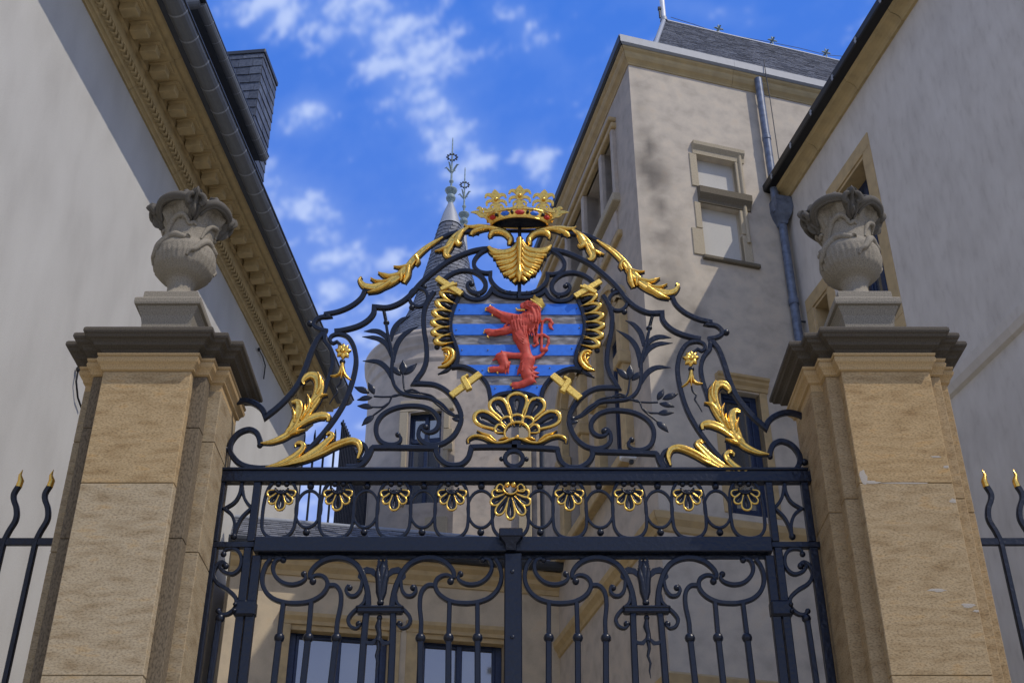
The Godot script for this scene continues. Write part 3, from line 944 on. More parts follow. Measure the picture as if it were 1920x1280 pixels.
	# cornice with zinc edge, mitred at the corner
	var cp := [0.0, 12.06, 0.01, 12.06, 0.015, 12.08, 0.03, 12.10, 0.055, 12.125, 0.07, 12.16, 0.075, 12.20, 0.10, 12.225, 0.105, 12.25, 0.0, 12.25]
	var gp := [0.0, 12.25, 0.115, 12.25, 0.14, 12.27, 0.145, 12.37, 0.135, 12.38, 0.0, 12.38]
	var x := 0.0
	for j in [1.3, 2.7, 4.2]:
		var c := MB.new()
		mould(c, o, DT, NT, x, j - 0.004, cp, 1.0 if x == 0.0 else 0.0)
		part(b, "cornice_stone", c, M.cornice)
		var c2 := MB.new()
		mould(c2, o, L, nl, x, j - 0.004, cp, 1.0 if x == 0.0 else 0.0)
		part(b, "cornice_stone", c2, M.trim)
		var g := MB.new()
		mould(g, o, DT, NT, x, j - 0.002, gp, 1.0 if x == 0.0 else 0.0)
		part(b, "eaves_flashing", g, M.lead)
		var g2 := MB.new()
		mould(g2, o, L, nl, x, j - 0.002, gp, 1.0 if x == 0.0 else 0.0)
		part(b, "eaves_flashing", g2, M.zinc_dark)
		x = j
	# slate roof, hipped at the left end
	var ps = TC - NT * 0.75
	var ra = onpl(1245, 38, ps, NT)
	var rb = onpl(1600, 110, ps, NT)
	rb = ra + DT * 4.0
	var ea = Vector3(o.x, 12.38, o.z) + NT * 0.06 + DT * 0.32
	var eb = ea + DT * 4.0
	var vv = (ra - ea)
	var rf := MB.new()
	rf.qo(ea, eb, rb, ra, NT + UP)
	var rc = ra - NT * 0.1
	rf.qo(ea, ra, rc, Vector3(o.x, 12.38, o.z) - NT * 1.6 + DT * 0.3, -DT + UP)
	var roof := part(b, "roof", rf, M.slate)
	var slope = (ra - ea) - DT * (ra - ea).dot(DT)
	var hl = slope.length()
	var vdir = slope.normalized()
	var sh := (ra - ea).dot(DT)
	var nrm = DT.cross(vdir)
	if nrm.y < 0: nrm = -nrm
	slates(roof, ea + nrm * 0.002, DT, vdir, nrm, 3.4, hl, 0.11, 0.06, M.slate_turret, 77, 0, 0.008, sh / hl)
	var rd := MB.new()
	rd.tube(PackedVector3Array([ra, rb]), [0.022, 0.022], 8)
	rd.tube(PackedVector3Array([ea, ra]), [0.03, 0.03], 8)
	part(roof, "ridge_roll", rd, M.lead)
	# iron ridge crosses
	for px in [[1349, 50], [1450, 72], [1551, 95]]:
		var base = onpl(px[0], px[1] + 13, ps, NT)
		var k := MB.new()
		k.tube(PackedVector3Array([base, base + UP * 0.14]), [0.012, 0.007], 6)
		for s in [-1.0, 1.0]:
			k.tube(PackedVector3Array([base + UP * 0.085, base + UP * 0.10 + DT * 0.05 * s, base + UP * 0.085 + DT * 0.07 * s]), [0.014, 0.012, 0.004], 6)
			k.tube(PackedVector3Array([base + UP * 0.085, base + UP * 0.10 + NT * 0.05 * s, base + UP * 0.085 + NT * 0.07 * s]), [0.014, 0.012, 0.004], 6)
		k.tube(PackedVector3Array([base + UP * 0.10, base + UP * 0.14, base + UP * 0.17]), [0.012, 0.016, 0.003], 6)
		part(roof, "ridge_cross", k, M.finial)
	var wr := MB.new()
	var wp := PackedVector3Array()
	for q in [[1258, 32], [1300, 45], [1349, 62], [1400, 71], [1450, 80], [1500, 90], [1551, 103], [1590, 106]]:
		wp.append(onpl(q[0], q[1], ps, NT))
	wr.tube(wp, [0.004, 0.004], 5)
	part(roof, "lightning_wire", wr, M.zinc_dark)
	# downpipe on the end wall
	var pa := MB.new()
	var p0 = onpl(1422, 150, TC + NT * 0.09, NT)
	pa.tube(PackedVector3Array([Vector3(p0.x, 12.2, p0.z), Vector3(p0.x, 10.2, p0.z)]), [0.046, 0.046], 16)
	var dp := part(b, "downpipe", pa, M.pipe)
	for y in [11.25, 10.62]:
		var c := MB.new()
		c.tube(PackedVector3Array([Vector3(p0.x, y, p0.z), Vector3(p0.x, y + 0.05, p0.z)]), [0.052, 0.052], 16)
		part(dp, "pipe_collar", c, M.pipe)
	var wi := MB.new()
	var w0 = onpl(1433, 115, TC + NT * 0.16, NT)
	wi.tube(PackedVector3Array([w0 + UP * 0.02, Vector3(w0.x, 12.2, w0.z), Vector3(w0.x + 0.03, 11.9, w0.z - 0.09), Vector3(w0.x + 0.03, 10.6, w0.z - 0.1)]), [0.006, 0.006], 6)
	part(b, "lightning_rod", wi, M.zinc_dark)
	# flagpole
	var fp := thing("flagpole", "white flagpole standing on the slate roof ridge", "flagpole", ra)
	var f1 := MB.new()
	f1.tube(PackedVector3Array([ra + UP * 0.02, ra + UP * 2.2]), [0.033, 0.028], 14)
	part(fp, "pole", f1, M.white)
	var f2 := MB.new()
	f2.tube(PackedVector3Array([ra - UP * 0.02, ra + UP * 0.04]), [0.05, 0.045], 12)
	part(fp, "base_collar", f2, M.lead)
	var f3 := MB.new()
	f3.tube(PackedVector3Array([ra + UP * 0.03 - DT * 0.05, ra + UP * 0.2 - DT * 0.05]), [0.014, 0.014], 8)
	f3.obox(Transform3D(Basis(), ra + UP * 0.2 - DT * 0.05), Vector3(0.04, 0.05, 0.04), 0.005)
	part(fp, "halyard_cleat", f3, M.zinc_dark)

func finial(parent, o: Vector3, k = 1.0):
	# o: top of the lead cap
	var mb := MB.new()
	mb.lathe(o, [0.055 * k, -0.02, 0.055 * k, 0.08, 0.09 * k, 0.10, 0.102 * k, 0.15, 0.085 * k, 0.20, 0.055 * k, 0.215, 0.06 * k, 0.25, 0.10 * k, 0.29, 0.13 * k, 0.345, 0.125 * k, 0.37, 0.06 * k, 0.385, 0.028 * k, 0.40, 0.03 * k, 0.44, 0.022 * k, 0.46, 0.022 * k, 0.54, 0.045 * k, 0.57, 0.048 * k, 0.60, 0.022 * k, 0.63, 0.02 * k, 0.83, 0.04 * k, 0.86, 0.018 * k, 0.9, 0.017 * k, 1.25, 0.012 * k, 1.7, 0.006, 1.78, 0.0, 1.785], 12)
	var f := part(parent, "finial", mb, M.finial)
	for j in 4:
		var a := TAU * j / 4 + 0.4
		var d: Vector3 = Vector3(cos(a), 0, sin(a)) * k
		var lf := MB.new()
		lf.tube(PackedVector3Array([o + UP * 0.83 + d * 0.02, o + UP * 0.92 + d * 0.07, o + UP * 1.0 + d * 0.12, o + UP * 0.99 + d * 0.17]), [0.014, 0.022, 0.02, 0.004], 6)
		part(f, "finial_leaf", lf, M.finial)
	var w := MB.new()
	var ring := PackedVector3Array()
	for j in 17:
		var a := TAU * j / 16
		ring.append(o + UP * (1.24) + Vector3(cos(a), 0, sin(a)) * 0.085 * k)
	w.tube(ring, [0.011, 0.011], 6)
	for j in 10:
		var a := TAU * j / 10
		w.ball(o + UP * 1.24 + Vector3(cos(a), 0, sin(a)) * 0.108 * k, 0.022, Vector3.ONE, 6)
	part(f, "finial_wreath", w, M.zinc_dark)

func turrets():
	var c := Vector3(-1.25, 0, -20.0)
	var b := thing("round_turret", "round plastered turret with a conical slate roof and iron finial", "turret", c)
	var mb := MB.new()
	# drum with a window opening
	var R := 1.39
	var seg := 96
	var a_w := deg_to_rad(90.0 + 9.0)   # +z is 90 degrees in cos/sin(x, z)
	var half := 0.30 / R
	var hs := [6.0, 8.0, 9.2, 10.35, 12.06, 12.6, 13.3]
	for i in seg:
		var a0 := TAU * i / seg + a_w
		var a1 := TAU * (i + 1) / seg + a_w
		var mid := (a0 + a1) * 0.5 - a_w
		if mid > PI: mid -= TAU
		for j in hs.size() - 1:
			if absf(mid) < half and hs[j] >= 10.3 and hs[j] < 12.0: continue
			var n0 := Vector3(cos(a0), 0, sin(a0))
			var n1 := Vector3(cos(a1), 0, sin(a1))
			mb.t(c + n0 * R + UP * hs[j], c + n1 * R + UP * hs[j], c + n1 * R + UP * hs[j + 1], n0, n1, n1)
			mb.t(c + n0 * R + UP * hs[j], c + n1 * R + UP * hs[j + 1], c + n0 * R + UP * hs[j + 1], n0, n1, n0)
	part(b, "drum_wall", mb, M.turret)
	var out := Vector3(cos(a_w), 0, sin(a_w))
	var u := Vector3(out.z, 0, -out.x)
	var wo = c + out * (R - 0.035)
	window(b, wo, u, out, -0.31, 0.31, 10.33, 12.08, 0.10, 2, 11.55, 0.06)
	for e in [["jamb_stone", -0.44, -0.31, 10.33, 10.9], ["jamb_stone", -0.40, -0.31, 10.906, 11.4], ["jamb_stone", -0.46, -0.31, 11.406, 12.08], ["jamb_stone", 0.31, 0.46, 10.33, 10.8], ["jamb_stone", 0.31, 0.40, 10.806, 11.3], ["jamb_stone", 0.31, 0.47, 11.306, 11.7], ["jamb_stone", 0.31, 0.41, 11.706, 12.08], ["window_lintel", -0.46, 0.48, 12.08, 12.3]]:
		one(b, e[0], M.trim_grey, wo, u, out, e[1], e[2], e[3], e[4], -0.12, 0.03, 0.008)
	# carved panel stones under the window
	one(b, "apron_panel", M.trim_grey, wo, u, out, 0.05, 0.42, 9.7, 10.1, -0.1, 0.035, 0.01)
	# moulded eaves ring
	var er := MB.new()
	er.lathe(c, [1.38, 13.05, 1.395, 13.06, 1.40, 13.10, 1.415, 13.12, 1.41, 13.16, 1.40, 13.18, 1.40, 13.30, 1.41, 13.34, 1.435, 13.37, 1.44, 13.40, 1.44, 13.44, 1.46, 13.47, 1.48, 13.53, 1.485, 13.58, 1.475, 13.60, 1.49, 13.62, 1.495, 13.68, 1.42, 13.71], 96)
	part(b, "eaves_ring", er, M.turret)
	# bell cone of slates
	var prof := [[1.45, 13.70], [1.29, 13.90], [1.08, 14.17], [0.92, 14.45], [0.78, 14.78], [0.66, 15.12], [0.56, 15.48], [0.46, 15.88], [0.36, 16.36], [0.27, 16.84], [0.21, 17.12]]
	var cm := MB.new()
	var flat := []
	for p in prof: flat.append_array([p[0] - 0.012, p[1]])
	cm.lathe(c, flat, 48)
	var cone := part(b, "cone_roof", cm, M.slate_turret)
	var rng := RandomNumberGenerator.new(); rng.seed = 12
	var rows := []
	var step := 0.092
	var i := 0
	var y0 = prof[0][1]
	var r0 = prof[0][0]
	var dist := 0.0
	var pts := []
	for k in prof.size() - 1:
		var a := Vector2(prof[k][0], prof[k][1])
		var bb := Vector2(prof[k + 1][0], prof[k + 1][1])
		var n := int(a.distance_to(bb) / 0.02)
		for j in n: pts.append(a.lerp(bb, float(j) / n))
	var acc := 0.0
	var marks := [pts[0]]
	for k in range(1, pts.size()):
		acc += pts[k].distance_to(pts[k - 1])
		if acc >= step:
			marks.append(pts[k]); acc = 0.0
	var cand := []
	for k in marks.size() - 1:
		var m0: Vector2 = marks[k]
		var m1: Vector2 = marks[k + 1]
		var rm := (m0.x + m1.x) * 0.5
		var n := maxi(10, int(TAU * rm / 0.125))
		for j in n:
			var a := TAU * (j + (0.5 if k % 2 else 0.0)) / n
			var rad := Vector3(cos(a), 0, sin(a))
			var v := Vector3(rad.x * (m1.x - m0.x), m1.y - m0.y, rad.z * (m1.x - m0.x))
			var uu := Vector3(-rad.z, 0, rad.x)
			var nn := uu.cross(v.normalized())
			if nn.dot(rad) < 0: nn = -nn
			var ctr = c + rad * rm + UP * ((m0.y + m1.y) * 0.5)
			var tr := Transform3D(Basis(uu * (TAU * rm / n), v * 1.04, nn * rng.randf_range(0.009, 0.014)), ctr - nn * 0.004)
			cand.append([nn.dot((CAM - ctr).normalized()) * (1.0 if rad.x < 0.6 else 0.3), tr, rng.randi()])
	cand.sort_custom(func(p, q): return p[0] > q[0])
	var rest := MB.new()
	for k in cand.size():
		if k < 300: piece(cone, "slate", slate_piece(cand[k][2]), M.slate_turret, cand[k][1])
		else: add_mesh(rest, slate_piece(cand[k][2]), cand[k][1])
	var rp := part(cone, "slate_courses", rest, M.slate_turret); rp.set_meta("kind", "stuff")
	var lc := MB.new()
	lc.lathe(c, [0.235, 17.06, 0.215, 17.12, 0.15, 17.38, 0.055, 17.66], 20)
	part(b, "lead_cap", lc, M.lead)
	finial(b, c + UP * 17.66)
	# the second spire behind it
	var c2 := Vector3(-1.12, 0, -23.0)
	var b2 := thing("rear_turret", "slender lead spire with iron finial just behind the slate cone", "turret", c2)
	var d2 := MB.new()
	d2.lathe(c2, [0.7, 6.0, 0.7, 13.0, 0.5, 15.0, 0.22, 17.0, 0.12, 18.6, 0.055, 19.4], 20)
	part(b2, "spire", d2, M.lead)
	finial(b2, c2 + UP * 19.4)

func wing():
	var J = onpl(1047, 1100, TC, NR)
	var A := dirvp(14000)
	var n := A.cross(UP)
	if n.z < 0: n = -n
	var b := thing("courtyard_wing", "low cream courtyard wing with slate roof and two blue casement windows", "building", Vector3(J.x - 1.5, 0, J.z - 1.0))
	var mb := MB.new()
	var ws := [[-3.06, -1.97, 4.6, 6.42], [-1.64, -0.65, 4.6, 6.42]]
	wall(mb, J, A, n, -3.78, 0.35, 0.0, 7.1, ws, 0.2, 0.5)
	wall(mb, J + A * -3.78, -n, -A, 0.0, 3.0, 0.0, 7.4, [], 0.2)
	part(b, "wall", mb, M.plaster_wing)
	for h in ws:
		window(b, J, A, n, h[0], h[1], h[2], h[3], 0.14, 2, 5.35, 0.075)
		var lm := MB.new()
		mould(lm, J, A, n, h[0] - 0.14, h[1] + 0.14, [0.0, 6.42, 0.02, 6.42, 0.025, 6.46, 0.06, 6.50, 0.065, 6.54, 0.0, 6.56])
		part(b, "window_hood", lm, M.trim)
		for e in [[h[0] - 0.13, h[0]], [h[1], h[1] + 0.13]]:
			one(b, "jamb_stone", M.trim, J, A, n, e[0], e[1], 4.6, 6.42, -0.1, 0.015, 0.004)
		one(b, "window_lintel", M.trim, J, A, n, h[0], h[1], 6.36, 6.42, -0.13, -0.01, 0.004)
	var cm := MB.new()
	mould(cm, J, A, n, -3.80, 0.3, [0.0, 6.98, 0.02, 6.98, 0.03, 7.03, 0.08, 7.08, 0.09, 7.13, 0.15, 7.17, 0.16, 7.21, 0.0, 7.22])
	part(b, "eaves_moulding", cm, M.trim)
	var gm := MB.new()
	mould(gm, J, A, n, -3.85, 0.2, half_round(0.13, 0.27, 7.30, 0.09))
	part(b, "gutter", gm, M.zinc_dark)
	var e0 = Vector3(J.x, 7.24, J.z) + A * -3.85 + n * 0.14
	var top = Vector3(J.x, 8.14, J.z) + A * -3.85 - n * 1.15
	var rf := MB.new()
	rf.qo(e0, e0 + A * 4.15, top + A * 4.15, top, n + UP)
	var roof := part(b, "roof", rf, M.slate_low)
	var v = (top - e0)
	var nrm = A.cross(v.normalized())
	if nrm.y < 0: nrm = -nrm
	slates(roof, e0 + nrm * 0.002, A, v.normalized(), nrm, 4.15, v.length(), 0.19, 0.115, M.slate_low, 55, 300, 0.009)
	var rr := MB.new()
	rr.tube(PackedVector3Array([top, top + A * 4.15]), [0.035, 0.035], 8)
	part(roof, "ridge_roll", rr, M.lead)
	var bk := MB.new()
	bk.qo(top, top + A * 4.15, Vector3(J.x, 6.0, J.z) + A * 0.3 - n * 1.2, Vector3(J.x, 6.0, J.z) + A * -3.85 - n * 1.2, -n)
	part(b, "rear_wall", bk, M.plaster_wing)
	# high wall joining turret and tower
	var k := thing("courtyard_back_wall", "plain stone courtyard wall between turret and palace wing", "wall", Vector3(0.2, 0, -17.6))
	var w := MB.new()
	wall(w, Vector3(-0.9, 0, -17.5), Vector3(1, 0, 0), Vector3(0, 0, 1), 0.0, 2.6, 0.0, 12.2, [], 0.2, 1.0)
	w.box(Vector3(-0.9, 12.2, -18.2), Vector3(1.7, 12.3, -17.42), 0.02)
	part(k, "wall", w, M.turret)
	for e in [[0.10, 0.30], [0.62, 0.76]]:
		var s := MB.new()
		s.box(Vector3(e[0], 5.0, -17.5), Vector3(e[1], 12.19, -17.42), 0.01)
		part(k, "pilaster_strip", s, M.trim_grey)
	var p := MB.new()
	var p0 = onz(1018, 900, -17.38)
	p.tube(PackedVector3Array([Vector3(p0.x, 11.9, p0.z), Vector3(p0.x, 5.0, p0.z)]), [0.05, 0.05], 12)
	part(k, "downpipe", p, M.zinc_dark)
	# terrace fence behind the stucco house
	var f := thing("terrace_fence", "tall dark iron terrace fence with close-set bars beside the turret", "fence", Vector3(PL.x, 9.0, PL.z) + DL * 6.3)
	var at = func(t, pp, h) -> Vector3: return Vector3(PL.x, h, PL.z) + DL * t + NL * pp
	for q in 36:
		var t = 5.9 + q * 0.098
		var m := MB.new()
		m.obox(Transform3D(Basis(DL, UP, NL), at.call(t, 0.62, 10.0)), Vector3(0.03, 2.16, 0.03), 0.004)
		part(f, "bar", m, M.iron)
		var m2 := MB.new()
		m2.tube(PackedVector3Array([at.call(t, 0.62, 11.12), at.call(t + 0.03, 0.62, 11.17), at.call(t + 0.055, 0.62, 11.14)]), [0.012, 0.016, 0.008], 6)
		part(f, "rail_curl", m2, M.iron)
	for h in [9.1, 11.08]:
		var m := MB.new()
		m.obox(Transform3D(Basis(DL, UP, NL), at.call(7.65, 0.62, h)), Vector3(3.6, 0.05, 0.04), 0.006)
		part(f, "rail", m, M.iron)
	for q in 4:
		var m := MB.new()
		m.tube(PackedVector3Array([at.call(6.06, -0.02 + q * 0.165, 9.0), at.call(6.06, -0.02 + q * 0.165, 11.0), at.call(6.06, -0.02 + q * 0.165, 11.1)]), [0.018, 0.018, 0.004], 8)
		part(f, "bar", m, M.iron)
	for h in [9.1, 10.82]:
		var m := MB.new()
		m.obox(Transform3D(Basis(DL, UP, NL), at.call(6.06, 0.3, h)), Vector3(0.03, 0.05, 0.7), 0.005)
		part(f, "rail", m, M.iron)

# ---------------------------------------------------------------- piers and urns
func pier_plan(o: float, cx: float) -> PackedVector2Array:
	# stepped outline, seen from above, grown outwards by o
	var p := PackedVector2Array()
	var a := 0.25 + o
	var b := 0.325 + o
	var c := 0.395 + o
	for q in [[-c, -6.64 - o], [-c, -6.21 + o], [-b, -6.21 + o], [-b, -6.12 + o], [-a, -6.12 + o], [-a, -6.06 + o], [a, -6.06 + o], [a, -6.12 + o], [b, -6.12 + o], [b, -6.21 + o], [c, -6.21 + o], [c, -6.64 - o]]:
		p.append(Vector2(cx + q[0], q[1]))
	return p
func pier_mould(mb: MB, cx, prof: Array):
	var rows := []
	for i in range(0, prof.size(), 2):
		var pl = pier_plan(prof[i], cx)
		var line := PackedVector3Array()
		for v in pl: line.append(Vector3(v.x, prof[i + 1], v.y))
		rows.append(line)
	for i in rows.size() - 1:
		for j in 12:
			var k := (j + 1) % 12
			var a: Vector3 = rows[i][j]
			var b: Vector3 = rows[i][k]
			mb.q(a, rows[i + 1][j], rows[i + 1][k], b)
	# top and bottom closed with rectangles
	for e in [0, rows.size() - 1]:
		var l = rows[e]
		var o = -UP if e == 0 else UP
		mb.qo(l[0], l[1], l[10], l[11], o); mb.qo(l[2], l[3], l[8], l[9], o); mb.qo(l[4], l[5], l[6], l[7], o)

func build_piers():
	for s in 2:
		var left := s == 0
		var cx := -2.06 if left else 2.11
		var b := thing("stone_pier", "sandstone gate pier beside the stucco house, dark soot on its gate side" if left else "tan sandstone gate pier beside the grey house, white mortar patches on its front", "pier", Vector3(cx, 0, -6.35), "stone piers carrying the iron gate")
		var rng := RandomNumberGenerator.new(); rng.seed = 3 + s
		var cuts := [0.0, 1.15, 2.35, 3.52, 4.564, 5.262]
		for i in 5:
			var m := MB.new()
			var tint := Color(0.98, 0.975, 0.97) if left else Color(0.93, 0.85, 0.71)
			if i == 4: tint = Color(1.0, 0.90, 0.73) if left else Color(1.0, 0.86, 0.64)
			m.col = tint
			m.box(Vector3(cx - 0.25, cuts[i] + 0.0015, -6.16), Vector3(cx + 0.25, cuts[i + 1] - 0.0015, -6.06), 0.004)
			part(b, "ashlar_block", m, M.pier)
		cuts = [0.0, 1.0, 2.2, 3.3, 4.27, 4.93, 5.262] if left else [0.0, 1.1, 2.3, 3.4, 4.50, 5.262]
		for i in cuts.size() - 1:
			var m := MB.new()
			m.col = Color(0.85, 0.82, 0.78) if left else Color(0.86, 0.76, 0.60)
			m.box(Vector3(cx - 0.325, cuts[i] + 0.0015, -6.30), Vector3(cx + 0.325, cuts[i + 1] - 0.0015, -6.12), 0.004)
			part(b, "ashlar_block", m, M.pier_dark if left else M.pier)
			var m2 := MB.new()
			m2.col = Color(0.80, 0.78, 0.73) if left else Color(0.84, 0.74, 0.58)
			m2.box(Vector3(cx - 0.395, maxf(cuts[i] - 0.04, 0) + 0.0015, -6.64), Vector3(cx + 0.395, minf(cuts[i + 1] - 0.04, 5.262) - 0.0015, -6.21), 0.004)
			part(b, "ashlar_block", m2, M.pier)
		var top := MB.new()
		top.box(Vector3(cx - 0.393, 5.215, -6.638), Vector3(cx + 0.393, 5.27, -6.212))
		part(b, "bedding_stone", top, M.neck)
		var nk := MB.new()
		pier_mould(nk, cx, [-0.01, 5.262, 0.0, 5.262, 0.012, 5.268, 0.014, 5.28, 0.022, 5.295, 0.034, 5.308, 0.038, 5.325, 0.034, 5.338, 0.028, 5.341, 0.038, 5.348, 0.04, 5.36, 0.02, 5.365])
		part(b, "neck_moulding", nk, M.neck)
		var cm := MB.new()
		pier_mould(cm, cx, [0.018, 5.365, 0.022, 5.372, 0.03, 5.388, 0.05, 5.396, 0.062, 5.40, 0.066, 5.416, 0.078, 5.428, 0.098, 5.434, 0.104, 5.448, 0.114, 5.454, 0.118, 5.464, 0.116, 5.482, 0.108, 5.492, 0.09, 5.50])
		part(b, "cornice_slab", cm, M.cap)
		if not left:
			# mortar repairs on the face
			for e in [[-0.225, 4.60, 0.05, 0.11], [-0.19, 4.568, 0.12, 0.02], [0.0, 4.563, 0.34, 0.012], [0.19, 4.72, 0.08, 0.012], [0.235, 4.66, 0.05, 0.02], [0.232, 4.46, 0.05, 0.03], [0.06, 3.96, 0.12, 0.022], [0.2, 3.88, 0.09, 0.03], [0.235, 3.85, 0.05, 0.02]]:
				var m := MB.new()
				var ring := PackedVector3Array()
				var n := 11
				var c := Vector3(cx + e[0], e[1], -6.0585)
				for k in n:
					var a := TAU * k / n
					var rr := rng.randf_range(0.55, 1.0)
					ring.append(Vector3(clampf(c.x + cos(a) * e[2] * 0.5 * rr, cx - 0.246, cx + 0.246), c.y + sin(a) * e[3] * 0.5 * rr, -6.0592))
				for k in n: m.f(c, ring[(k + 1) % n], ring[k])
				part(b, "mortar_patch", m, M.mortar)
		urn(left, Vector3(cx + 0.01, 5.49, -6.35))

func urn_h(y: float) -> float:
	return y if y < 0.40 else 0.40 + (y - 0.40) * 0.70
func urn_r(y: float) -> float:
	var pr := [[0.0, 0.105], [0.025, 0.11], [0.05, 0.093], [0.08, 0.077], [0.125, 0.077], [0.165, 0.092], [0.19, 0.135], [0.24, 0.175], [0.30, 0.19], [0.365, 0.187], [0.40, 0.170], [0.43, 0.154], [0.52, 0.150], [0.60, 0.156], [0.64, 0.166], [0.68, 0.184], [0.72, 0.205], [0.755, 0.220], [0.79, 0.224]]
	for i in pr.size() - 1:
		if y <= pr[i + 1][0]:
			var k = (y - pr[i][0]) / (pr[i + 1][0] - pr[i][0])
			return lerpf(pr[i][1], pr[i + 1][1], clampf(k, 0, 1))
	return 0.224
func urn_pt(o: Vector3, a: float, y: float, out := 0.0) -> Vector3:
	var r := urn_r(y) + out
	return o + Vector3(cos(a) * r, urn_h(y), sin(a) * r)
func urn_line(o: Vector3, ay: Array, out: float) -> PackedVector3Array:
	var p := []
	for i in range(0, ay.size(), 2): p.append(Vector2(ay[i], ay[i + 1]))
	var s := spline(p, 0.05)
	var r := PackedVector3Array()
	for v in s: r.append(urn_pt(o, v.x, v.y, out))
	return r
func urn(left: bool, base: Vector3):
	var b := thing("stone_urn", "weathered stone urn on the pier beside the stucco house" if left else "weathered stone urn on the pier beside the grey house", "urn", base, "stone urns crowning the piers")
	# concave pedestal
	var rows := []
	for e in [[0.158, 0.0], [0.156, 0.03], [0.148, 0.05], [0.144, 0.12], [0.147, 0.19], [0.157, 0.24], [0.172, 0.275], [0.178, 0.285], [0.178, 0.295], [0.195, 0.30], [0.198, 0.312], [0.198, 0.338], [0.19, 0.35], [0.162, 0.353], [0.16, 0.41], [0.152, 0.418], [0.0, 0.419]]:
		var line := PackedVector3Array()
		for q in [[-1, -1], [1, -1], [1, 1], [-1, 1]]: line.append(base + Vector3(q[0] * e[0], e[1], q[1] * e[0]))
		rows.append(line)
	var pm := MB.new()
	for i in rows.size() - 1:
		for j in 4:
			var k := (j + 1) % 4
			var o: Vector3 = rows[i][j] + rows[i][k] - base * 2.0
			o.y = 0.5 if rows[i + 1][j].y - rows[i][j].y < 0.02 and rows[i + 1][0].distance_to(rows[i][0]) > 0.015 else 0.0
			pm.q(rows[i][j], rows[i + 1][j], rows[i + 1][k], rows[i][k])
	part(b, "pedestal", pm, M.urn)
	var o := base + UP * 0.416
	var nz := FastNoiseLite.new(); nz.seed = 40 if left else 41; nz.frequency = 9.0; nz.fractal_octaves = 3
	var ph := 1.25 if left else 1.55   # where the front leaf mask sits
	var prof := []
	var y := 0.0
	while y < 0.795:
		prof.append(urn_r(y)); prof.append(y)
		y += 0.0125
	prof.append_array([0.22, 0.81, 0.20, 0.815, 0.12, 0.80, 0.001, 0.80])
	var bm := MB.new()
	bm.lathe(o, prof, 96, func(a, r, yy):
		var rr: float = r
		if yy > 0.19 and yy < 0.35:
			rr += 0.006 * sin(a * 34.0) * smoothstep(0.19, 0.23, yy) * smoothstep(0.36, 0.31, yy)
		if yy > 0.60 and yy < 0.78:
			rr += 0.007 * sin(a * 32.0)
			# shell niches scooped between the four leaf masks
			rr -= 0.045 * maxf(0.0, cos((a - ph - PI / 4) * 4.0)) * smoothstep(0.62, 0.72, yy)
		rr += 0.004 * nz.get_noise_3d(cos(a) * 0.2, yy, sin(a) * 0.2)
		return Vector2(rr, urn_h(yy)))
	part(b, "bowl", bm, M.urn)
	# wavy ridges round the belly and under the rim
	for k in 4:
		var a = ph + k * PI / 2
		var m := MB.new()
		m.tube(urn_line(o, [a + 0.10, 0.43, a + 0.16, 0.405, a + 0.26, 0.40, a + 0.5, 0.435, a + 0.8, 0.435, a + 1.1, 0.38, a + 1.35, 0.31, a + 1.5, 0.29, a + 1.57, 0.26], 0.004), [0.012, 0.021, 0.025, 0.026, 0.024, 0.021, 0.016, 0.008], 9)
		m.tube(urn_line(o, [a + 0.10, 0.43, a + 0.05, 0.42, a + 0.06, 0.40, a + 0.12, 0.41], 0.006), [0.012, 0.02, 0.01], 7)
		part(b, "belly_ridge", m, M.urn)
		var m2 := MB.new()
		m2.tube(urn_line(o, [a - 0.18, 0.56, a - 0.05, 0.585, a + 0.08, 0.56, a + 0.2, 0.61, a + 0.35, 0.645, a + 0.6, 0.635, a + 0.8, 0.60, a + 0.98, 0.52, a + 1.1, 0.44], 0.003), [0.007, 0.015, 0.011, 0.017, 0.019, 0.018, 0.017, 0.014, 0.007], 8)
		m2.tube(urn_line(o, [a + 0.2, 0.61, a + 0.13, 0.60, a + 0.15, 0.575, a + 0.22, 0.585], 0.006), [0.006, 0.011, 0.006], 7)
		part(b, "shoulder_ridge", m2, M.urn)
		# fat rim scroll arching over each shell
		var m3 := MB.new()
		m3.tube(urn_line(o, [a + 0.10, 0.70, a + 0.16, 0.745, a + 0.30, 0.785, a + 0.55, 0.80, a + 0.8, 0.80, a + 1.05, 0.785, a + 1.25, 0.74, a + 1.42, 0.68, a + 1.47, 0.63], 0.006), [0.018, 0.026, 0.03, 0.031, 0.031, 0.03, 0.026, 0.02, 0.01], 10)
		m3.tube(urn_line(o, [a + 0.17, 0.70, a + 0.24, 0.74, a + 0.4, 0.762, a + 0.7, 0.768, a + 1.0, 0.755, a + 1.2, 0.71, a + 1.34, 0.65], 0.012), [0.006, 0.012, 0.013, 0.013, 0.012, 0.008], 8)
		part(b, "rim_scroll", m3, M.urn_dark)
		# leaf mask between the scrolls
		var m4 := MB.new()
		var lrows := []
		for i in 19:
			var v := i / 18.0
			var yy := 0.86 - 0.25 * v
			var hwid := 0.27 * pow(sin(PI * clampf(0.12 + 0.86 * v, 0, 1)), 0.7) * (1.0 + 0.16 * sin(v * 17.0))
			var line := PackedVector3Array()
			for j in 25:
				var x := j / 12.0 - 1.0
				var aa = a + x * hwid
				var off := 0.008 + 0.026 * (1.0 - x * x) + 0.012 * cos(x * 9.4) + 0.02 * sin(v * 9.0 + absf(x) * 4.0) * (1.0 - absf(x)) + 0.012 * nz.get_noise_3d(cos(aa) * 0.9, yy * 1.5, sin(aa) * 0.9)
				if j == 0 or j == 24: off = -0.01
				line.append(urn_pt(o, aa, minf(yy, 0.84) - 0.02 * absf(x) , off) + UP * maxf(0.0, yy - 0.84))
			lrows.append(line)
		m4.grid(lrows)
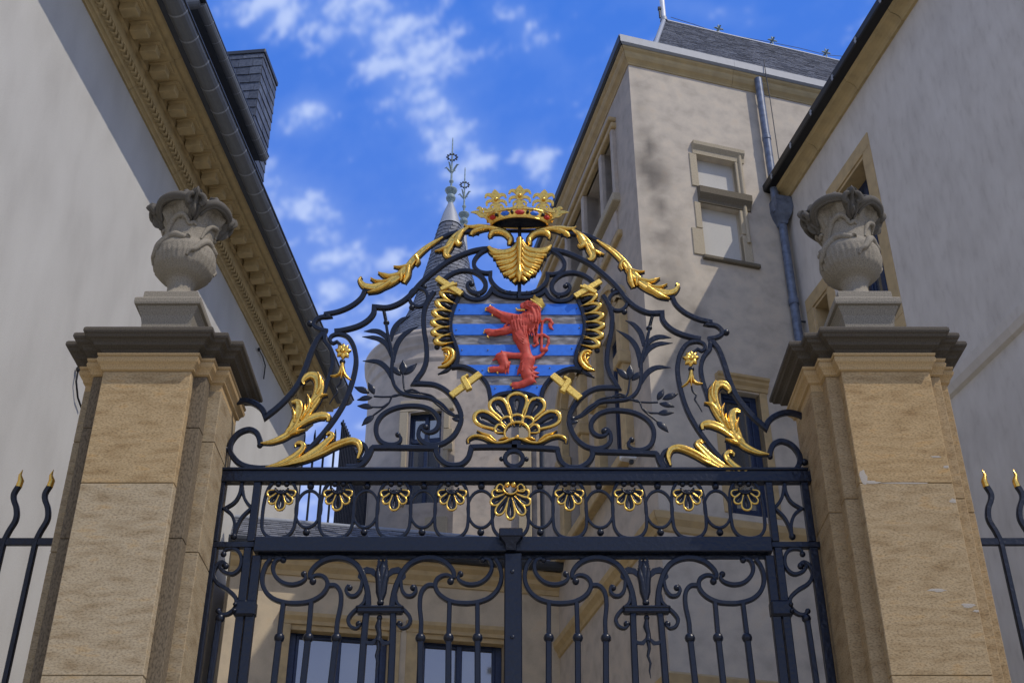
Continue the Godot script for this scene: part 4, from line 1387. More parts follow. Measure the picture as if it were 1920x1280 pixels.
		for sgn in [-1.0, 1.0]:
			m4.tube(urn_line(o, [a + sgn * 0.05, 0.80, a + sgn * 0.16, 0.79, a + sgn * 0.22, 0.745, a + sgn * 0.17, 0.715, a + sgn * 0.12, 0.735], 0.03), [0.012, 0.018, 0.018, 0.015, 0.01], 8)
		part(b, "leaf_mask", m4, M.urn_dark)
	# rough carved foliage heaped in the mouth
	var tp := MB.new()
	var n2 := FastNoiseLite.new(); n2.seed = 7 if left else 8; n2.frequency = 5.5; n2.fractal_octaves = 3
	var rws := []
	for i in 15:
		var rr := 0.20 * (1.0 - float(i) / 14.0)
		var line := PackedVector3Array()
		for j in 60:
			var a := TAU * j / 60
			var p := Vector3(cos(a) * rr, 0.675 + 0.06 * sqrt(maxf(0.0, 1.0 - pow(rr / 0.21, 2.0))), sin(a) * rr)
			var d := n2.get_noise_3d(p.x, p.y, p.z) * 0.07 + 0.015 * sin(a * 9.0) * rr / 0.24 + 0.03 * maxf(0.0, cos((a - ph) * 4.0)) * rr / 0.24
			line.append(o + p + UP * d + Vector3(cos(a), 0, sin(a)) * d * 0.35)
		rws.append(line)
	tp.grid(rws, true)
	for j in 14:
		var a := TAU * j / 14 + 0.2
		var q := urn_pt(o, a, 0.79, -0.03)
		var d := Vector3(cos(a), 0, sin(a))
		tp.tube(PackedVector3Array([q - d * 0.05 + UP * 0.02, q + UP * (0.04 + 0.015 * sin(j * 2.3)), q + d * 0.02 + UP * (0.03 + 0.015 * sin(j * 2.3)), q + d * 0.045 + UP * 0.015]), [0.02, 0.03, 0.024, 0.008], 7)
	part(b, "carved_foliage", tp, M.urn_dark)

# ---------------------------------------------------------------- ironwork
var FX := 0.0
var FY := 0.0
var FK := 1.0
var bar_no := 0
func fr(x, y, k):
	FX = x; FY = y; FK = k
func pp(a: Array) -> Array:
	# list of numbers measured in an enlarged view -> photograph pixels
	var o := []
	for i in range(0, a.size(), 2): o.append(Vector2(FX + a[i] / FK, FY + a[i + 1] / FK))
	return o
var AX_A: Vector3
var AX_D: Vector3
func mirror(p: Vector3, mode: int) -> Vector3:
	# 0: as traced, 1: mirrored about the overthrow's axis, 2: about the gate's middle, 3: about the middle of the left leaf, 4: 2 after 3
	if mode == 0: return p
	if mode == 1:
		var q := Vector3(p.x - AX_A.x, p.y - AX_A.y, 0)
		var al := q.dot(AX_D)
		var r := AX_D * (2.0 * al) - q
		return Vector3(AX_A.x + r.x, AX_A.y + r.y, p.z)
	if mode == 2: return Vector3(2.0 * MIDX - p.x, p.y, p.z)
	if mode == 3: return Vector3(2.0 * LEAFX - p.x, p.y, p.z)
	return mirror(mirror(p, 3), 2)
var MIDX := 0.0
var LEAFX := 0.0
func g3(pts: Array, z := 0.0, mode := 0) -> PackedVector3Array:
	var r := PackedVector3Array()
	for v in pts: r.append(mirror(onz(v.x, v.y, GZ) + Vector3(0, 0, z), mode))
	return r
func path(a: Array, z := 0.0, mode := 0, step := 4.0) -> PackedVector3Array:
	return g3(spline(pp(a), step), z, mode)
func gp(x, y, z = 0.0, mode = 0) -> Vector3:
	return mirror(onz(FX + x / FK, FY + y / FK, GZ) + Vector3(0, 0, z), mode)
# a scroll of bar iron, once for every mode
func scroll(parent, a: Array, w = 0.026, modes = [0, 1], called = "scroll", ws = [], d = 0.03, z = 0.0, drop = 0.0):
	bar_no += 1
	for m in modes:
		var mb := MB.new()
		var pts := path(a, z, m)
		mb.bar(pts, w, d + 0.0005 * (bar_no % 11), ws)
		if drop > 0.0:   # the bar runs on straight down
			var e := pts[pts.size() - 1]
			var k: float = ws[ws.size() - 1] if ws.size() > 0 else 1.0
			mb.bar(PackedVector3Array([e + UP * 0.002, Vector3(e.x, drop, e.z)]), w * k, d + 0.0005 * (bar_no % 11))
		part(parent, called, mb, M.iron)
func knob(parent, x, y, r = 0.018, modes = [0, 1], z = 0.0, mat_ = null):
	for m in modes:
		var mb := MB.new()
		mb.ball(gp(x, y, z, m), r)
		part(parent, "knob", mb, mat_ if mat_ else M.iron)
# gilded leaf: list of [points, widths in px, ribs] lobes on one dark backing
func gilt(parent, called, lobes: Array, modes = [0, 1], h = 0.022, lift = 0.012, back = true):
	for m in modes:
		var mb := MB.new()
		var bk := MB.new()
		var k := 0
		for l in lobes:
			var pts := path(l[0], 0.0, m, 3.0)
			var ws := []
			var wb := []
			for w in l[1]:
				ws.append(w * PXM * 1.3); wb.append(w * PXM * 1.3 + 0.012)
			mb.lobe(pts, ws, h * (l[3] if l.size() > 3 else 1.0), lift + k * 0.0012, l[2] if l.size() > 2 else 0.0)
			if back: bk.lobe(pts, wb, 0.006, lift - 0.010 + k * 0.0003)
			k += 1
		var o := part(parent, called, mb, M.gold)
		if back: part(o, "backing_plate", bk, M.iron)
# one shell petal: iron tongue with a gilt rim; root and tip in gate coordinates
func petal(gm: MB, im: MB, root: Vector3, dir: Vector3, ln: float, wd: float, rim: float, slot = true):
	var s := dir.cross(Vector3(0, 0, 1))
	var out := []
	for e in [[0.0, 0.22], [0.3, 0.33], [0.62, 0.48], [0.82, 0.46], [0.95, 0.28], [1.0, 0.0], [0.95, -0.28], [0.82, -0.46], [0.62, -0.48], [0.3, -0.33], [0.0, -0.22]]:
		var p: Vector3 = root + dir * (ln * e[0]) + s * (wd * e[1])
		out.append(Vector2(p.x, p.y))
	var sp := spline(out, 0.006)
	var pl := PackedVector3Array()
	for v in sp: pl.append(Vector3(v.x, v.y, root.z))
	gm.lobe(pl, [rim * 0.4, rim * 0.9, rim * 1.2, rim * 1.5, rim * 1.2, rim * 0.9, rim * 0.4], rim * 0.7, 0.012)
	# iron body as two side strips and a tip, leaving a slot
	for sg in [-1.0, 1.0]:
		var q := PackedVector3Array()
		for e in [[-0.05, 0.12], [0.3, 0.2], [0.6, 0.30], [0.8, 0.26], [0.93, 0.05]]:
			q.append(root + dir * (ln * e[0]) + s * (wd * e[1] * sg))
		im.lobe(q, [wd * 0.32, wd * 0.44, wd * 0.46, wd * 0.44, wd * 0.44], 0.013, 0.0)
	if not slot:
		var q := PackedVector3Array([root, root + dir * ln * 0.5, root + dir * ln * 0.9])
		im.lobe(q, [wd * 0.2, wd * 0.35, wd * 0.1], 0.008, 0.0)
	else:
		var q := PackedVector3Array([root - dir * 0.02, root + dir * ln * 0.12, root + dir * ln * 0.28])
		im.lobe(q, [wd * 0.2, wd * 0.3, wd * 0.2], 0.01, 0.0)

func build_gate():
	AX_A = onz(963, 890, GZ)
	AX_D = (onz(976, 400, GZ) - AX_A); AX_D.z = 0; AX_D = AX_D.normalized()
	MIDX = onz(962, 1000, GZ).x
	LEAFX = onz(713, 1131, GZ).x
	overthrow()
	leaves()

const ZA := [780.0, 340.0, 4.795]
const ZB := [780.0, 500.0, 4.795]
const ZC := [400.0, 480.0, 3.0475]
const ZD := [640.0, 560.0, 3.764]
const ZE := [380.0, 860.0, 3.0475]
const ZG := [460.0, 940.0, 3.2]
const ZH := [640.0, 240.0, 2.667]
func fz(z): fr(z[0], z[1], z[2])

func overthrow():
	var base = onz(962, 1040, GZ)
	var t := thing("gate_overthrow", "navy wrought-iron gate overthrow with gilt leaves, crown and red lion shield", "gate top", base)
	# --- outer cresting bars
	fz(ZC)
	scroll(t, [868, 195, 845, 240, 790, 285, 715, 318, 632, 335], 0.03)
	scroll(t, [632, 335, 657, 348, 657, 348, 610, 352, 578, 375, 572, 398, 600, 418, 652, 430], 0.027)
	knob(t, 550, 388, 0.022)
	scroll(t, [628, 440, 590, 485, 555, 560, 522, 650, 482, 735, 425, 808, 360, 872, 298, 920, 298, 920, 282, 882, 240, 847, 180, 828, 120, 836, 72, 858], 0.034)
	scroll(t, [634, 437, 638, 490, 638, 490, 672, 540, 683, 600, 668, 675, 642, 742, 622, 800], 0.028)
	scroll(t, [722, 512, 706, 490, 684, 500, 664, 482, 676, 458, 716, 447, 766, 463, 800, 515, 815, 590, 808, 660, 785, 745, 750, 835, 700, 920, 640, 1000, 580, 1070, 522, 1128], 0.029, [0, 1], "scroll", [0.5, 0.8, 1, 1, 1, 1, 1, 1])
	scroll(t, [268, 1082, 264, 1050, 246, 1012, 205, 993, 150, 1010, 110, 1050, 94, 1090, 102, 1132, 140, 1180, 190, 1204, 260, 1214, 330, 1212], 0.032)
	knob(t, 68, 1105, 0.022); knob(t, 264, 1083, 0.017)
	scroll(t, [820, 1166, 855, 1162, 878, 1125, 864, 1085, 832, 1062], 0.026, [0, 1], "scroll", [0.5, 1, 1, 0.7])
	fz(ZH)
	scroll(t, [745, 605, 700, 608, 640, 622, 540, 665, 460, 722, 400, 775, 340, 842, 290, 878, 230, 899, 165, 896, 165, 896, 160, 930, 130, 965, 80, 993, 0, 1014, -35, 1018], 0.032)
	scroll(t, [690, 525, 640, 520, 560, 528, 500, 553, 430, 600, 370, 655, 330, 710, 250, 780, 160, 812, 125, 815], 0.028)
	# small ring with its knobs
	for m in [0, 1]:
		var mb := MB.new()
		var rp := []
		for k in 29:
			var a := TAU * k / 28
			rp.append(Vector2(640 + (386 + cos(a) * 46) / 2.667, 240 + (848 + sin(a) * 46) / 2.667))
		mb.bar(g3(rp, 0, m), 0.022, 0.026)
		part(t, "ring", mb, M.iron)
	knob(t, 415, 795, 0.017); knob(t, 352, 898, 0.019)
	# --- base line
	fz(ZD)
	scroll(t, [30, 1192, 90, 1190, 140, 1175, 185, 1125, 215, 1060, 215, 1060, 225, 1052, 670, 1055, 670, 1055, 667, 1085, 690, 1130, 740, 1168, 790, 1178, 850, 1168, 895, 1125, 915, 1065, 915, 1065, 918, 1050, 1240, 1047], 0.031)
	scroll(t, [402, 962, 420, 985, 408, 1015, 370, 1031, 320, 1030, 270, 1003, 246, 950, 250, 882, 290, 822, 370, 777, 460, 759, 560, 762, 630, 786, 675, 830, 690, 876, 672, 922, 630, 944, 590, 938, 570, 918, 582, 900], 0.028, [0, 1], "scroll", [0.55, 1, 1, 1, 1, 1, 1, 1, 0.55])
	knob(t, 398, 960, 0.017); knob(t, 594, 908, 0.02)
	scroll(t, [604, 912, 588, 892, 562, 902, 545, 940, 548, 985, 590, 1024, 650, 1036, 722, 1020, 790, 970, 830, 905, 846, 845, 836, 790, 800, 720, 740, 652, 660, 610, 560, 600, 515, 600, 515, 600, 540, 560, 575, 510, 600, 435, 600, 335, 585, 235, 580, 150, 590, 70, 622, 0, 655, -45], 0.03, [0, 1], "scroll", [0.55, 1, 1, 1, 1, 1, 1, 1, 1])
	# centre ring on the rail
	var mb := MB.new()
	var rp := []
	for k in 29:
		var a := TAU * k / 28
		rp.append(Vector2(640 + (1218 + cos(a) * 63) / 3.764, 560 + (1130 + sin(a) * 55) / 3.764))
	mb.bar(g3(rp), 0.026, 0.026)
	part(t, "ring", mb, M.iron)
	knob(t, 1130, 1130, 0.015, [0]); knob(t, 1306, 1132, 0.015, [0])
	# --- inner scrolls above the shield
	fz(ZA)
	scroll(t, [200, 935, 250, 888, 300, 848, 370, 815, 450, 805, 530, 822, 592, 865, 625, 920, 618, 972, 580, 1006, 530, 1008, 482, 985, 460, 945, 474, 912, 502, 908], 0.029, [0, 1], "scroll", [1, 1, 1, 1, 1, 1, 0.6])
	knob(t, 502, 926, 0.017); knob(t, 560, 1028, 0.016); knob(t, 797, 1002, 0.009, [0, 1], 0.012); knob(t, 845, 1000, 0.008, [0, 1], 0.012)
	scroll(t, [400, 985, 425, 1015, 455, 1042, 520, 1064, 590, 1060, 642, 1030, 680, 975, 680, 975, 720, 1010, 780, 1035, 860, 1048, 935, 1050], 0.029)
	scroll(t, [672, 605, 600, 635, 548, 680, 520, 732, 530, 780, 570, 815, 628, 828, 668, 826, 668, 826, 668, 875, 692, 922, 742, 970, 800, 1000, 870, 1012, 935, 1013], 0.026)
	scroll(t, [930, 935, 927, 1060], 0.024, [0], "tie_bar")
	scroll(t, [895, 560, 880, 610, 840, 645, 780, 655, 710, 632], 0.026, [0, 1], "scroll", [1, 1, 0.6])
	# --- plants: strap leaves, ribbed rod, twigs
	fz(ZD)
	scroll(t, [315, 175, 325, 240, 345, 330, 360, 420, 355, 500, 360, 570, 385, 630, 430, 670, 520, 690, 620, 702, 700, 742, 760, 800, 838, 850], 0.022, [0, 1], "stem", [0.8, 0.9, 1, 1, 1, 1, 1, 0.9, 0.6], 0.024)
	for m in [0, 1]:
		var rod := MB.new()
		rod.tube(path([298, 80, 316, 172], 0, m), [0.009, 0.009], 8)
		for k in 8: rod.ball(gp(300 + k * 1.9, 88 + k * 9.5, 0, m), 0.0125, Vector3(1, 0.55, 1), 8)
		rod.ball(gp(317, 170, 0, m), 0.02, Vector3(1, 0.8, 1))
		part(t, "ribbed_finial", rod, M.iron)
		for l in [[350, 300, 362, 240, 385, 195, 430, 150, 487, 124], [368, 450, 376, 380, 400, 310, 450, 250, 548, 193], [336, 305, 305, 262, 250, 232, 158, 233], [352, 410, 325, 335, 260, 285, 146, 270], [352, 565, 320, 495, 255, 448, 150, 442]]:
			var lf := MB.new()
			lf.bar(path(l, 0.004, m), 0.034, 0.014, [0.5, 0.95, 1.0, 0.8, 0.06])
			part(t, "strap_leaf", lf, M.iron)
		for l in [[560, 672, 500, 645, 452, 652, 438, 600, 435, 540], [545, 668, 460, 662, 385, 690, 300, 696, 228, 692], [440, 682, 362, 690, 335, 740, 275, 790, 228, 824], [330, 742, 290, 766, 222, 768], [700, 745, 640, 690, 560, 668], [620, 702, 700, 770, 770, 822, 850, 835]]:
			var tw := MB.new()
			tw.tube(path(l, 0.006, m), [0.007, 0.006], 6)
			part(t, "twig", tw, M.iron)
		for l in [[435, 545, 435, 433], [420, 545, 346, 474], [445, 540, 533, 460], [232, 676, 190, 594], [198, 668, 90, 624], [218, 697, 110, 717], [228, 768, 112, 758], [232, 822, 142, 898], [780, 845, 850, 872], [800, 822, 855, 838]]:
			var a := gp(l[0], l[1], 0.006, m)
			var e := gp(l[2], l[3], 0.006, m)
			var d := (e - a).normalized()
			var s := d.cross(Vector3(0, 0, 1))
			var ln := a.distance_to(e)
			var lf := MB.new()
			var rows := []
			for k in 9:
				var u := k / 8.0
				var w := ln * 0.21 * sin(PI * pow(u, 0.85)) + 0.0005
				var c := a + d * (ln * u) + Vector3(0, 0, 0.008 * sin(PI * u))
				rows.append(PackedVector3Array([c - s * w + Vector3(0, 0, -0.006), c - s * w * 0.5 + Vector3(0, 0, 0.002), c + Vector3(0, 0, 0.004 - 0.006), c + s * w * 0.5 + Vector3(0, 0, 0.002), c + s * w + Vector3(0, 0, -0.006)]))
			lf.grid(rows)
			part(t, "leaf", lf, M.iron)
	# hanging flower
	fz(ZC)
	for m in [0, 1]:
		var st := MB.new()
		st.tube(path([706, 492, 728, 508, 740, 540], 0.004, m), [0.01, 0.008], 7)
		pass
		part(t, "flower_stem", st, M.iron)
		var fk := MB.new(); fk.ball(gp(737, 607, 0.004, m), 0.019)
		part(t, "knob", fk, M.iron)
		var fl := MB.new()
		for d in [[-34, -10], [4, -38], [40, -6], [2, 36], [-26, 22], [28, 26], [-20, -30], [26, -28]]:
			fl.lobe(path([740, 553, 740 + d[0] * 0.6, 553 + d[1] * 0.6, 740 + d[0] * 1.25, 553 + d[1] * 1.25], 0, m, 2.0), [3 * PXM, 9 * PXM, 9 * PXM, 1 * PXM], 0.016, 0.012)
		fl.ball(gp(740, 553, 0.024, m), 0.016)
		part(t, "gilt_flower", fl, M.gold)
		var bl := MB.new()
		for l in [[[738, 622, 728, 655, 712, 685, 668, 692], [7, 6, 5.5, 2]], [[738, 622, 745, 660, 758, 690, 788, 716], [7, 6, 5.5, 2]], [[738, 622, 736, 665, 730, 706], [7, 7, 2]]]:
			var ws := []
			for w in l[1]: ws.append(w * PXM)
			bl.lobe(path(l[0], 0, m, 2.0), ws, 0.02, 0.01, 1.0)
		part(t, "gilt_bell", bl, M.gold)
		var wv := MB.new()
		wv.tube(path([730, 700, 722, 730, 700, 752, 708, 775, 690, 800, 662, 845], 0.0, m), [0.006, 0.006, 0.003], 6)
		part(t, "tendril", wv, M.iron)
	# --- gilded leaves
	fz(ZC)
	gilt(t, "gilt_acanthus", [
		[[272, 1076, 350, 1062, 430, 1022, 500, 950, 560, 870, 598, 795, 606, 735, 588, 697, 548, 688, 512, 722, 522, 740], [2, 7, 10, 11, 11, 12, 14, 15, 14, 10, 3], 2.0],
		[[400, 1040, 450, 985, 482, 920, 492, 865, 478, 838, 448, 843], [3, 10, 13, 13, 11, 4], 2.0],
		[[440, 1020, 500, 970, 560, 935, 620, 918, 658, 928, 655, 952], [3, 7, 9, 11, 11, 4], 2.0],
		[[520, 925, 545, 880, 552, 840, 540, 800], [4, 7, 6, 2], 1.0],
		[[560, 880, 590, 830, 620, 805, 655, 800], [4, 7, 6, 2], 1.0],
		[[590, 800, 612, 760, 612, 710, 598, 675], [4, 7, 7, 3], 1.0],
		[[440, 1030, 490, 1010, 525, 1002], [4, 6, 2], 1.0],
		[[462, 960, 465, 915, 455, 880], [3, 6, 2], 1.0],
		[[500, 950, 525, 900, 528, 860], [3, 6, 2], 1.0]])
	gilt(t, "gilt_acanthus", [
		[[298, 1214, 380, 1196, 450, 1162, 500, 1122, 516, 1092, 498, 1072, 470, 1082, 474, 1096], [2, 6, 9, 10, 10, 9, 6, 2], 2.0],
		[[300, 1215, 420, 1194, 520, 1162, 600, 1112, 655, 1062, 682, 1032, 664, 1016, 648, 1030], [2, 6, 8, 10, 12, 11, 8, 3], 2.0],
		[[400, 1205, 520, 1172, 620, 1130, 700, 1088, 780, 1062, 826, 1072, 842, 1112, 826, 1164], [2, 6, 8, 9, 10, 10, 8, 3], 2.0],
		[[600, 1140, 680, 1092, 740, 1070, 820, 1052], [2, 5, 5, 1], 1.0]])
	fz(ZH)
	gilt(t, "gilt_acanthus", [
		[[508, 552, 430, 600, 372, 652, 330, 705, 262, 765, 180, 800, 118, 795, 92, 765, 100, 750], [3, 7, 9, 11, 13, 14, 14, 10, 3], 2.0],
		[[350, 690, 300, 702, 262, 698], [7, 6, 2], 1.0],
		[[300, 735, 240, 748, 205, 738, 186, 728], [7, 8, 8, 2], 1.0],
		[[235, 775, 180, 775, 148, 758], [6, 6, 2], 1.0],
		[[372, 650, 384, 675, 372, 697], [7, 6, 3], 1.0],
		[[338, 700, 330, 745, 312, 785], [8, 9, 5], 1.0],
		[[300, 740, 300, 770, 295, 775], [7, 6, 2], 1.0],
		[[245, 780, 180, 818, 132, 832], [8, 8, 2], 1.0]])
	fz(ZA)
	gilt(t, "gilt_acanthus", [
		[[470, 425, 400, 470, 340, 525, 295, 600, 272, 655, 290, 690, 312, 680], [4, 8, 10, 12, 13, 11, 4], 2.0],
		[[430, 445, 385, 500, 362, 550, 388, 578, 408, 560], [4, 10, 12, 9, 3], 1.0],
		[[320, 560, 265, 612, 168, 642], [4, 7, 2], 1.0],
		[[290, 590, 240, 625, 200, 650], [3, 5, 2], 1.0]])
	gilt(t, "gilt_acanthus", [
		[[855, 575, 850, 525, 812, 478, 750, 448, 660, 425, 580, 415, 510, 420, 452, 412, 436, 398], [3, 9, 11, 11, 9, 8, 8, 6, 2], 1.0],
		[[690, 432, 600, 438, 540, 455, 500, 480, 492, 502], [3, 6, 8, 8, 5], 1.0],
		[[850, 520, 800, 478, 740, 462, 690, 470, 668, 500, 676, 525], [3, 8, 9, 10, 8, 3], 1.0],
		[[840, 590, 845, 560, 850, 530], [3, 7, 7], 0.0]])
	# central palmette
	var lob := []
	for s in [-1.0, 1.0]:
		for l in [[[925, 850, 915, 880, 895, 905, 872, 925], [3, 5, 7, 5], 0.0], [[924, 780, 912, 830, 880, 862, 832, 884], [3, 6, 8, 5], 0.0], [[922, 735, 905, 785, 862, 825, 780, 852], [3, 6, 9, 5], 0.0], [[920, 760, 900, 812, 860, 845, 805, 866], [2, 4, 5, 2], 0.0], [[920, 690, 900, 740, 850, 780, 750, 802], [3, 7, 9, 5], 0.0], [[918, 715, 895, 765, 845, 802, 770, 825], [2, 4, 5, 2], 0.0], [[916, 650, 895, 700, 830, 738, 722, 752], [3, 7, 10, 5], 0.0], [[916, 672, 890, 722, 830, 760, 738, 778], [2, 4, 5, 2], 0.0], [[914, 610, 890, 660, 820, 695, 692, 700], [3, 7, 10, 5], 0.0], [[914, 632, 890, 680, 820, 716, 715, 726], [2, 4, 5, 2], 0.0], [[908, 570, 885, 620, 830, 655, 750, 665, 690, 648, 652, 612], [4, 8, 10, 11, 11, 5], 0.0], [[908, 592, 885, 640, 825, 672, 740, 682, 680, 672], [2, 4, 5, 5, 2], 0.0]]:
			var q := []
			for i in range(0, l[0].size(), 2):
				q.append(932.0 + s * (932.0 - l[0][i])); q.append(l[0][i + 1])
			lob.append([q, l[1], l[2]])
	lob.append([[932, 548, 932, 600, 931, 700, 930, 820, 930, 890, 928, 942], [8, 9, 7, 6, 11, 2], 1.0, 1.1])
	gilt(t, "gilt_palmette", lob, [0], 0.024, 0.012)
	knob(t, 932, 532, 0.024, [0], 0.01, M.gold)
	# clasps
	for e in [[ZA, [[190, 893, 412, 1038, 52], [225, 1000, 345, 945, 40], [370, 950, 235, 985, 20]]], [ZB, [[578, 985, 318, 1180, 58], [425, 1030, 480, 1130, 52], [470, 1000, 412, 1032, 20]]]]:
		fz(e[0])
		for m in [0, 1]:
			var cm := MB.new()
			for l in e[1]:
				var a := gp(l[0], l[1], 0.03, m)
				var c := gp(l[2], l[3], 0.03, m)
				cm.bar(PackedVector3Array([a, a.lerp(c, 0.5), c]), l[4] / 4.795 * PXM, 0.022 if l[4] > 50 and e[1].find(l) == 0 else 0.034, [1, 1.04, 1])
			part(t, "gilt_clasp", cm, M.gold_flat)
	shield(t)
	crown(t)
	bottom_shell(t)
	frieze(t)

func shield(t):
	fz(ZB)
	# plate outline (left half), top middle to bottom middle
	var lp := [935, 300, 860, 296, 780, 282, 720, 258, 682, 225, 682, 225, 642, 280, 590, 308, 520, 312, 455, 290, 415, 255, 415, 255, 375, 310, 335, 400, 315, 500, 320, 590, 348, 680, 374, 760, 380, 840, 362, 895, 362, 895, 410, 895, 470, 915, 545, 958, 605, 1010, 648, 1080, 668, 1175, 668, 1175, 740, 1150, 830, 1138, 935, 1134]
	var half := spline(pp(lp), 4.0)
	var poly := PackedVector2Array()
	for v in half:
		var p = onz(v.x, v.y, GZ); poly.append(Vector2(p.x, p.y))
	for i in range(half.size() - 1, -1, -1):
		var p = mirror(onz(half[i].x, half[i].y, GZ), 1); poly.append(Vector2(p.x, p.y))
	var z0 := GZ - 0.004
	var plate := MB.new()
	flat_poly(plate, poly, z0 - 0.014, z0)
	var sh := part(t, "shield", plate, M.silver)
	# blue bars across it, cut to the outline
	for e in [[336, 432], [516, 614], [703, 798], [884, 980], [1066, 1165]]:
		var y0 = gp(930, e[1]).y
		var y1 = gp(930, e[0]).y
		var strip := PackedVector2Array([Vector2(-1, y0), Vector2(1, y0), Vector2(1, y1), Vector2(-1, y1)])
		var inter := Geometry2D.intersect_polygons(poly, strip)
		var best := PackedVector2Array()
		for q in inter:
			if q.size() > best.size(): best = q
		var m := MB.new()
		flat_poly(m, best, z0, z0 + 0.007)
		var st := part(sh, "blue_bar", m, M.blue)
	for e in [[392, 388], [1443, 378], [362, 570], [1468, 553], [412, 752], [646, 752], [1402, 738], [598, 932], [905, 912], [1203, 912], [712, 1096], [1090, 1084]]:
		var m := MB.new()
		m.ball(gp(e[0], e[1], 0.005), 0.005, Vector3(1, 1, 0.7), 8)
		part(sh, "rivet", m, M.zinc)
	# iron rim
	scroll(t, [400, 235, 372, 300, 332, 398, 310, 500, 315, 592, 345, 682, 370, 762, 374, 840, 345, 900], 0.026, [0, 1], "shield_rim", [], 0.034)
	scroll(t, [318, 906, 400, 900, 470, 918, 542, 960, 602, 1012, 646, 1082, 666, 1175, 668, 1205], 0.026, [0, 1], "shield_rim", [], 0.034)
	scroll(t, [676, 1200, 740, 1160, 830, 1142, 935, 1138], 0.026, [0, 1], "shield_rim", [], 0.034)
	# scalloped comb at each side
	for m in [0, 1]:
		var bm := MB.new()
		bm.lobe(path([360, 262, 300, 330, 255, 420, 245, 520, 258, 620, 300, 700, 340, 770, 345, 850, 310, 915], -0.006, m), [14 * PXM, 28 * PXM, 32 * PXM, 33 * PXM, 33 * PXM, 30 * PXM, 16 * PXM, 11 * PXM, 5 * PXM], 0.014, 0.0)
		bm.lobe(path([330, 890, 280, 930, 195, 968], 0, m), [4 * PXM, 8 * PXM, 2 * PXM], 0.012, 0.0)
		var comb := part(t, "side_comb", bm, M.iron)
		for k in [[262, 262, 0.75], [222, 345, 0.55], [195, 430, 0.3], [185, 515, 0.05], [190, 600, -0.2], [215, 678, -0.45]]:
			var gm := MB.new()
			var c := Vector2(k[0], k[1])
			var pts := []
			for e in [[124, -42], [62, -37], [5, -29], [-36, 0], [5, 29], [62, 37], [124, 42]]:
				var v := c + Vector2(e[0], e[1]).rotated(k[2] * 0.55)
				pts.append(v.x); pts.append(v.y)
			gm.lobe(path(pts, 0.0, m, 1.5), [0.8 * PXM, 3.2 * PXM, 7 * PXM, 11 * PXM, 7 * PXM, 3.2 * PXM, 0.8 * PXM], 0.022, 0.012)
			part(comb, "gilt_scallop", gm, M.gold)
			var im := MB.new()
			var q := []
			for e in [[-12, 0], [40, 0], [95, 4]]:
				var v := c + Vector2(e[0], e[1]).rotated(k[2] * 0.55)
				q.append(v.x); q.append(v.y)
			im.lobe(path(q, 0.0, m, 1.5), [6 * PXM, 9 * PXM, 4 * PXM], 0.024, 0.008)
			part(comb, "comb_tongue", im, M.iron)
		for k in 6:
			var bl := MB.new()
			bl.ball(gp([205, 172, 160, 165, 172, 188][k], [290, 400, 490, 570, 660, 720][k], -0.004, m), 0.018)
			part(comb, "comb_bead", bl, M.iron)
		var lf := MB.new()
		for l in [[[230, 752, 285, 745, 325, 775, 332, 825, 300, 875, 250, 905, 195, 915], [4, 8, 10, 11, 10, 8, 2]], [[245, 775, 285, 775, 295, 815, 270, 860, 230, 885], [2, 6, 8, 7, 2]], [[250, 795, 270, 820, 255, 860], [2, 5, 2]]]:
			var ws := []
			for w in l[1]: ws.append(w * PXM)
			lf.lobe(path(l[0], 0, m, 2.0), ws, 0.026, 0.01, 1.0)
		part(comb, "gilt_leaf", lf, M.gold)
	lion(sh)

func flat_poly(mb: MB, poly: PackedVector2Array, z0: float, z1: float):
	var idx := Geometry2D.triangulate_polygon(poly)
	var f := Vector3(0, 0, 1)
	for i in range(0, idx.size(), 3):
		var a := poly[idx[i]]
		var b := poly[idx[i + 1]]
		var c := poly[idx[i + 2]]
		mb.t(Vector3(a.x, a.y, z1), Vector3(b.x, b.y, z1), Vector3(c.x, c.y, z1), f, f, f)
		mb.t(Vector3(a.x, a.y, z0), Vector3(b.x, b.y, z0), Vector3(c.x, c.y, z0), -f, -f, -f)
	var n := poly.size()
	var cw := Geometry2D.is_polygon_clockwise(poly)
	for i in n:
		var a := poly[i]
		var b := poly[(i + 1) % n]
		var e := b - a
		var o := Vector3(e.y, -e.x, 0) * (-1.0 if cw else 1.0)
		mb.qo(Vector3(a.x, a.y, z0), Vector3(b.x, b.y, z0), Vector3(b.x, b.y, z1), Vector3(a.x, a.y, z1), o)

